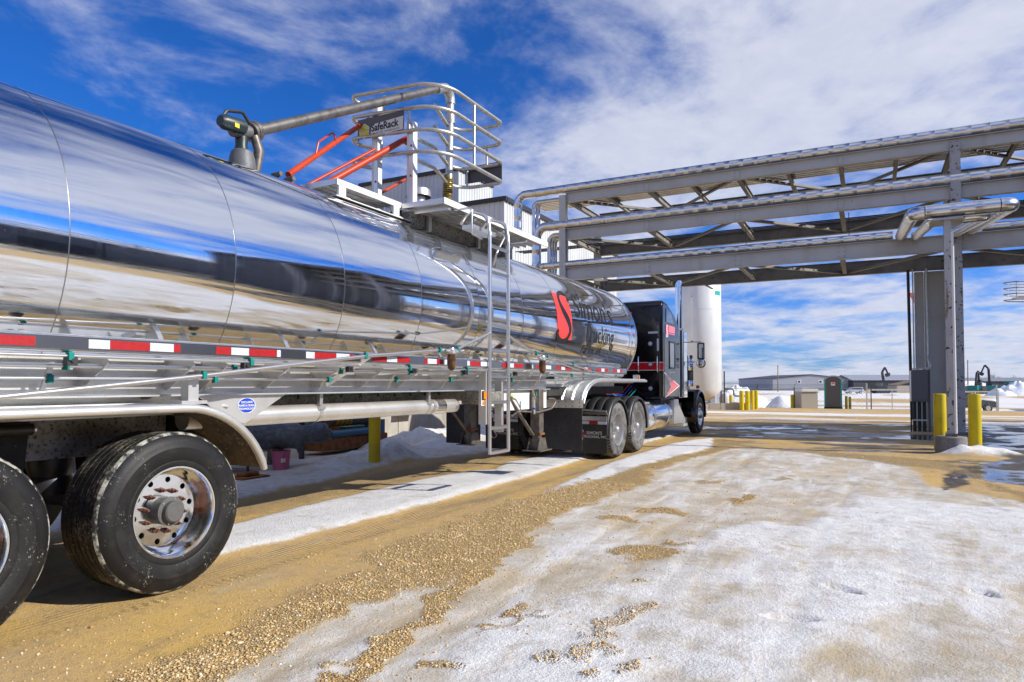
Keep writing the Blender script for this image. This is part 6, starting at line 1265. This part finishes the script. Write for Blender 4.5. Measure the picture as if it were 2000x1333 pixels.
# hangar, sheds
def shed(name, label, a, b, w, d, eave, peak, mw, mr_, rz=SG):
    t = site(name, a, b, label, "building", rz=rz)
    add(t, MB().prism([(-w / 2, -.3), (w / 2, -.3), (w / 2, eave), (0, peak), (-w / 2, eave)], 'y', 0, d), "wall", mw)
    for s in (-1, 1): add(t, MB().prism([(0, peak), (s * (w / 2 + .3), eave - .06), (s * (w / 2 + .3), eave + .20), (0, peak + .28)], 'y', -.3, d + .3), "roof", mr_)
    return t
h = shed("metal_hangar", "grey gabled metal hangar with two small square windows in the snowfield", 116.4, 266, 29.6, 40, 4.7, 6.1, 'hangar', 'trim')
for x in (-4.6, 3.7):
    w_ = add(h, MB().box(x - .75, x + .75, -.10, -.01, 2.85, 4.1), "window_frame", 'white'); add(h, MB().box(x - .5, x + .5, -.14, -.10, 3.05, 3.9), "window_pane", 'glass', parent=None) if False else add(h, MB().box(x - .5, x + .5, -.14, -.101, 3.05, 3.9), "window_pane", 'glass')
add(h, MB().box(-14.8, 14.8, -.06, -.005, -.3, .6), "base_trim", 'duct')
def longshed(name, label, a, b, w, eave, roof_h, mw, bays):
    t = site(name, a, b, label, "building"); add(t, MB().box(-w / 2, w / 2, 0, 18, -.3, eave), "wall", mw)
    add(t, MB().prism([(-.5, eave), (9, eave + roof_h), (18.5, eave)], 'x', -w / 2 - .4, w / 2 + .4), "roof", 'roof_l')
    n = int(w / 1.6)
    for i in range(n): x = -w / 2 + (i + .5) * w / n; add(t, MB().bar((x, -.45, eave + .06), (x, 8.9, eave + roof_h + .04), .10, .10), "roof_seam", 'hangar')
    for i in range(bays): x = -w / 2 + (i + .5) * w / bays; add(t, MB().box(x - 1.6, x + 1.6, -.06, -.01, -.2, 3.4), "bay_door", 'trim')
    return t
longshed("dark_shed", "long dark walled shed with a pale ribbed roof beside the hangar", 152, 262, 42, 4.0, 2.2, 'shed_d', 3)
longshed("machine_shed", "low dark machine shed with a pale roof at the far end of the snowfield", 182, 245, 44, 3.6, 1.3, 'shed_d', 4)
t = site("white_warehouse", 104, 330, "low white building on the horizon between the white tank and the hangar", "building"); add(t, MB().box(-9, 9, 0, 10, -.3, 2.9), "wall", 'clad'); add(t, MB().box(-9.3, 9.3, -.2, 10.2, 2.9, 3.3), "roof", 'roof_l')
t = site("tan_shed", 118, 205, "small tan shed before the dark long shed", "shed"); add(t, MB().box(-2.5, 2.5, 0, 5, -.3, 2.1), "wall", 'beige'); add(t, MB().prism([(-2.7, 2.1), (2.7, 3.4), (2.7, 3.6), (-2.7, 2.3)], 'y', -.2, 5.2), "roof", 'wood')
t = site("white_canopy", 139, 205, "white hipped canopy roof beside the machine shed", "canopy"); add(t, MB().add([(-6, 0, 2.0), (6, 0, 2.0), (6, 8, 2.0), (-6, 8, 2.0), (-5, 3.8, 3.5), (3.2, 3.8, 3.5)], [(0, 1, 5, 4), (1, 2, 5), (2, 3, 4, 5), (3, 0, 4), (0, 3, 2, 1)]), "canopy_roof", 'white')
for x in (-5.5, 5.5): add(t, MB().box(x - .12, x + .12, .3, .54, -.3, 2.0), "canopy_post", 'white')
for a, b, hh, lab in ((90.3, 232, 9.0, "bare utility pole standing before the hangar's corner"), (137.5, 206, 9.8, "leaning brown utility pole beside the machine shed")):
    t = site("utility_pole", a, b, lab, "utility pole", "utility poles"); add(t, MB().tube([(0, 0, -.3), (.08, 0, hh)], [.19, .12], 10), "pole", 'wood'); add(t, MB().lathe([(0, 0), (.06, .0), (.07, .2), (0, .25)], (.2, 0, hh - .4), 'z', 8), "insulator", 'trim'); add(t, MB().box(-.15, .35, -.06, .06, hh - .5, hh - .38), "pole_bracket", 'wood')
# machines parked in the field
def excavator(a, b, label, mt, boom, rz):
    t = site("excavator", a, b, label, "excavator", "parked excavators", rz=rz)
    for s in (-1, 1): add(t, MB().prism([(-1.7, .0), (1.7, .0), (2.0, .45), (1.7, .9), (-1.7, .9), (-2.0, .45)], 'y', s * 1.1 - .3, s * 1.1 + .3), "track", 'trim')
    add(t, MB().box(-1.9, 1.2, -1.25, 1.25, .9, 2.2), "house", mt, bevel=.1); add(t, MB().box(.0, 1.4, -1.2, -.2, 2.0, 3.0), "cab", 'glass', bevel=.06); add(t, MB().box(-.05, 1.45, -1.25, -.15, 3.0, 3.1), "cab_roof", mt)
    for k, (p, q) in enumerate(zip(boom[:-1], boom[1:])): add(t, MB().bar((p[0], .35, p[1]), (q[0], .35, q[1]), .4, .55 - .1 * k), "boom" if k == 0 else "stick", 'trim')
    x, z = boom[-1]; add(t, MB().prism([(x - .5, z), (x + .4, z + .2), (x + .3, z - .6), (x - .2, z - .9), (x - .6, z - .5)], 'y', -.2, .9), "bucket", 'trim'); return t
excavator(102.6, 190, "dark excavator with its boom upright before the long dark shed", 'trim', [(1.2, 1.8), (.6, 5.9), (1.4, 7.2), (2.2, 5.5)], SG); excavator(123.4, 182, "dark excavator with a raised boom beside the white canopy", 'mach_t', [(1.2, 1.8), (2.0, 5.4), (3.0, 6.0), (3.4, 3.6)], SG + .6); excavator(126.6, 180, "teal excavator with the tallest raised boom at the machine shed", 'mach_t', [(.6, 1.8), (.8, 6.6), (1.6, 7.6), (2.4, 5.6)], SG + 2.6)
t = site("wheel_loader", 131.3, 180, "yellow wheel loader with a teal cab glass near the snow heaps", "loader"); add(t, MB().box(-2.6, 1.6, -1.1, 1.1, .8, 1.8), "body", 'mach_y', bevel=.15); add(t, MB().box(-1.0, .6, -.9, .9, 1.8, 3.1), "cab", 'mach_t', bevel=.1)
for x in (-1.7, 1.5):
    for y in (-1.1, 1.1): add(t, MB().lathe([(0, -.25), (.6, -.25), (.7, -.18), (.7, .18), (.6, .25), (0, .25)], (x, y, .7), 'y', 20), "wheel", 'trim')
add(t, MB().prism([(2.4, .2), (3.6, .1), (3.7, .3), (2.8, 1.3)], 'y', -1.4, 1.4), "bucket", 'mach_y'); add(t, MB().bar((1.2, 0, 1.6), (2.7, 0, .9), 1.2, .25), "lift_arm", 'mach_y')
t = site("farm_tractor", 106, 300, "small teal cab tractor left of the hangar", "tractor"); add(t, MB().box(-1.1, 1.1, -.9, .9, 1.2, 3.2), "cab", 'mach_t', bevel=.1); add(t, MB().box(1.1, 2.8, -.5, .5, .9, 1.8), "hood", 'mach_t', bevel=.1)
for x, r in ((-.4, .9), (2.2, .6)):
    for y in (-1.0, 1.0): add(t, MB().lathe([(0, -.2), (r - .1, -.2), (r, -.12), (r, .12), (r - .1, .2), (0, .2)], (x, y, r - .3), 'y', 20), "wheel", 'trim')
t = site("dump_truck", 110.5, 300, "yellow articulated dump truck parked left of the hangar", "dump truck"); add(t, MB().prism([(-3.2, 1.5), (2.6, 1.3), (3.2, 3.6), (-2.6, 3.6), (-3.6, 2.8)], 'y', -1.4, 1.4), "dump_body", 'mach_y', bevel=.05); add(t, MB().box(3.2, 5.2, -1.3, 1.3, 1.0, 2.4), "cab", 'trim', bevel=.1)
for x in (-2.2, -.4, 4.2):
    for y in (-1.3, 1.3): add(t, MB().lathe([(0, -.3), (.75, -.3), (.85, -.2), (.85, .2), (.75, .3), (0, .3)], (x, y, .6), 'y', 20), "wheel", 'trim')
def car(name, a, b, label, cat, mt, rz, pickup=False, z=None):
    t = site(name, a, b, label, cat, rz=rz, z=z); L = 2.85 if pickup else 2.35
    side = [(-L, .45), (-L, 1.05), (-.9, 1.12), (-.75, 1.85), (.75, 1.88), (1.35, 1.22), (L - .25, 1.10), (L, .95), (L, .45)] if pickup else [(-L, .40), (-L - .02, .98), (-L + .1, 1.05), (-L + .35, 1.70), (.6, 1.74), (1.25, 1.08), (L - .2, .95), (L, .78), (L, .40)]
    b_ = add(t, MB().prism(side, 'y', -.95, .95), "body", mt, bevel=.09, seg=4)
    win = [(-.62, 1.18), (-.55, 1.70), (.68, 1.72), (1.15, 1.22)] if pickup else [(-L + .42, 1.10), (-L + .5, 1.58), (.52, 1.62), (1.02, 1.10)]
    for s in (-1, 1): add(t, MB().prism(win, 'y', s * .953 - .004, s * .953 + .004), "side_window", 'glass')
    for x in (-L + .95, L - .95):
        for s in (-1, 1):
            o = add(t, MB().lathe([(.22, -.12), (.38, -.12), (.41, -.08), (.41, .08), (.38, .12), (.22, .12)], (x, s * .88, .40), 'y', 24), "wheel", 'trim'); add(t, MB().lathe([(0, -.10), (.22, -.10)], (x, s * .90, .40), 'y', 20).lathe([(0, .10), (.22, .10)], (x, s * .90, .40), 'y', 20), "wheel_rim", 'alu_clean')
    add(t, MB().box(L - .05, L + .06, -.9, .9, .45, .70), "front_bumper", 'chrome', bevel=.03); add(t, MB().box(L - .10, L + .03, -.55, .55, .72, 1.0), "grille", 'chrome' if pickup else 'trim')
    for s in (-1, 1): add(t, MB().box(L - .28, L + .02, s * .78 - .15, s * .78 + .15, .80, .98), "headlight", 'lens', bevel=.03)
    add(t, MB().box(-L - .05, -L + .05, -.9, .9, .45, .68), "rear_bumper", 'chrome', bevel=.03); return t
car("pickup_truck", 42.0, 64, "dark blue pickup truck passing behind the rack column and gate", "pickup", 'paintnavy', SG, True)
car("parked_suv", 92.5, 185, "silver suv parked before the dark long shed", "car", 'silverpaint', SG + math.pi)
t = site("equipment_trailer", 33.6, 61.5, "grey equipment behind the gate beside the cabinet", "equipment") if False else None
# second loading cage at the edge of the frame and a red panel behind the rack
t = site("far_safety_cage", 33.2, 44, "distant tubular safety cage high up at the edge of the view", "safety cage", z=0); zz = 6.65
for i in range(4): add(t, MB().tube(fillet([(3.6, .9, zz + 1.25 - .38 * i), (-.5, .9, zz + 1.25 - .38 * i), (-1.3, .2, zz + 1.25 - .38 * i), (-.9, -.5, zz + 1.25 - .38 * i), (3.6, -.5, zz + 1.25 - .38 * i)], .25), .03, 8), "hoop", 'oldsteel')
add(t, MB().tube([(-.9, -.45, zz + .1), (-.9, -.45, zz + 1.25)], .03, 8), "hoop_stay", 'galv'); add(t, MB().box(.6, 2.6, -.56, -.54, zz + .55, zz + .95), "sign_board", 'signgrey'); add(t, MB().box(.65, 1.0, -.57, -.561, zz + .6, zz + .9), "sign_emblem", 'mach_y'); add(t, MB().box(-.3, 3.6, -.4, .8, zz + .28, zz + .36), "deck", 'galv'); add(t, MB().box(2.9, 3.2, .0, .3, 0, zz + .3), "support_column", 'grey'); add(t, MB().box(-.3, 3.6, -.56, -.53, zz + .1, zz + .45), "toe_board", 'signgrey')
t = site("red_sign_panel", 17.25, 28.8, "pink red panel edge showing behind the rack's portal column", "panel", z=0); add(t, MB().prism([(-.45, 5.2), (.25, 5.2), (.25, 3.9), (.0, 4.4)], 'y', 0, .05), "panel", 'red_far'); add(t, MB().box(.25, .33, -.02, .06, 0, 5.2), "panel_post", 'trim')
# snow heaps
def heap(a, b, rx, ry, h, label, seed):
    n, m_ = 34, 14; rn = np.random.RandomState(seed); v = []; f = []
    for j in range(m_ + 1):
        q = j / m_
        for i in range(n):
            t_ = 2 * math.pi * i / n; x, y = q * math.cos(t_), q * math.sin(t_)
            nz = float(fbm(np.array([x * rx * .9 + seed * 3.1]), np.array([y * ry * .9 + seed]), 1.0, 4, seed)[0]); hh = h * max(0, (1 - q * q)) * (.35 + 1.1 * nz) - (.25 if j == m_ else 0)
            v.append((x * rx * (1 + .25 * (nz - .5)), y * ry, hh))
    f = [(j * n + i, j * n + (i + 1) % n, (j + 1) * n + (i + 1) % n, (j + 1) * n + i) for j in range(1, m_) for i in range(n)] + [(0, n + i, n + (i + 1) % n) for i in range(n)]
    o = MB().add(v, f, True).build("snow_heap", K['snow_m'], None, loc=V(a, b)); o.rotation_euler = (0, 0, SG); tag(o, label, "snow heap", "ploughed snow heaps"); return o
heap(19.0, 58, 2.6, 1.8, 1.7, "tallest ploughed snow heap beside the white storage tank", 3); heap(22.3, 56, 1.6, 1.2, .9, "low snow heap before the red hydrant", 5); heap(23.6, 60, 1.3, 1.0, .6, "flat snow heap at the foot of the hydrant", 8); heap(115.5, 155, 6, 4, 3.2, "big snow heap at the far edge of the field by the loader", 11); heap(107.2, 150, 3, 3, 1.5, "small snow heap before the yellow loader", 13)
heap(21.3, 62, 2.6, 1.6, 1.1, "second ploughed snow heap sloping down behind the row of bollards", 17)
for t, p, rz in pend:
    t.location = p; t.rotation_euler = (0, 0, rz)
# bare trees on the horizon
def bare_tree(a, b, h, label, seed):
    rn = random.Random(seed); t = thing("bare_tree", (0, 0, 0), label, "tree", "bare trees on the horizon"); MB().tube([(0, 0, -.3), (.1, 0, h * .35)], [.22, .12], 6).build("trunk", K['wood'], t); m = MB()
    def br(p, d, l, r, k):
        q = p + d * l; m.tube([p, q], [r, r * .6], 4, caps=False)
        if k:
            for _ in range(4): br(p + d * l * rn.uniform(.45, 1), (d + Vector((rn.uniform(-1, 1), rn.uniform(-1, 1), rn.uniform(-.2, .7))) * .75).normalized(), l * rn.uniform(.5, .75), r * .55, k - 1)
    for _ in range(5): br(Vector((.05, 0, h * rn.uniform(.2, .35))), Vector((rn.uniform(-.8, .8), rn.uniform(-.8, .8), 1)).normalized(), h * .3, .07, 3)
    m.build("crown", K['wood'], t); t.location = V(a, b); return t
for i, (a, b, h_) in enumerate(((232, 330, 9), (238, 332, 7), (246, 335, 8), (160.5, 330, 6), (100, 420, 7), (92, 425, 6))): bare_tree(a, b, h_, ["widest bare tree above the machine shed roof", "small bare tree beside the widest one above the machine shed", "bare tree above the machine shed at the frame's edge", "lone small bare tree behind the dark shed", "bare tree on the horizon left of the hangar", "smaller bare tree on the horizon left of the hangar"][i], i + 3)
# ------------------------------------------------------------------ opposite side of the yard (outside the frame, mirrored in the tank and shading the apron)
ob = thing("warehouse", (40, 12, 0), "long dark grey warehouse across the yard, seen mirrored in the tanker", "building")
MB().box(38, 60, -60, 44, -.2, 8.0).build("wall", K['duct'], ob); MB().box(37.6, 60.4, -60.4, 44.4, 8.0, 8.5).build("roof", K['roof_l'], ob)
for i in range(8): MB().box(37.93, 37.99, -50 + 10.4 * i, -46 + 10.4 * i, 0, 4.0).build("bay_door", K['shed_d'], ob)
for i in range(9): MB().box(37.6, 37.9, -56 + 10.4 * i, -55.6 + 10.4 * i, 0, 7.9).build("pilaster", K['duct'], ob)
for z in (9.2, 10.2):
    MB().tube([(38.4, -58, z), (38.4, 33, z)], .25, 10).build("roof_pipe", K['jacket'], ob)
for i in range(10): MB().box(38.2, 38.6, -56 + 9.6 * i, -55.7 + 9.6 * i, 8.5, 10.5).build("pipe_stand", K['grey'], ob)
lb = thing("loading_bay", (11, 23.5, 0), "grey roofed loading bay at the end of the pipe rack", "building")
MB().box(7.6, 17, 20.2, 27.5, 8.3, 8.9).build("roof", K['duct'], lb); MB().box(12.4, 17, 20.4, 27.3, 0, 8.3).build("wall", K['duct'], lb)
for x in (7.9, 12.2):
    for y in (20.4, 27.2): MB().box(x - .15, x + .15, y - .15, y + .15, -.1, 8.3).build("column", K['grey'], lb)
for i in range(4):
    y = 36 + 15.5 * i; rc = thing("rail_tank_car", (22, y, 0), ["rail tank car", "rail tank car", "rail tank car", "rail tank car"][i] + " with a long silver barrel, number %s from the loading bay" % ("one", "two", "three", "four")[i], "rail car", "rail tank cars across the yard")
    MB().lathe([(0, y - 6.9), (.9, y - 6.8), (1.4, y - 6.4), (1.5, y - 6.0), (1.5, y + 6.0), (1.4, y + 6.4), (.9, y + 6.8), (0, y + 6.9)], (22, 0, 2.7), 'y', 32).build("barrel", K['white'] if i % 2 else K['alu_clean'], rc)
    MB().box(21.4, 22.6, y - 7.3, y + 7.3, .95, 1.25).build("sill", K['trim'], rc)
    for d in (-5.6, -3.9, 3.9, 5.6):
        for s in (-.75, .75): MB().lathe([(0, -.07), (.44, -.07), (.46, .0), (.44, .07), (0, .07)], (22 + s, y + d, .46), 'x', 20).build("wheel", K['oldsteel'], rc)
    MB().box(20.6, 23.4, y - .5, y + .5, 4.2, 4.35).build("dome_walkway", K['yellow'], rc)
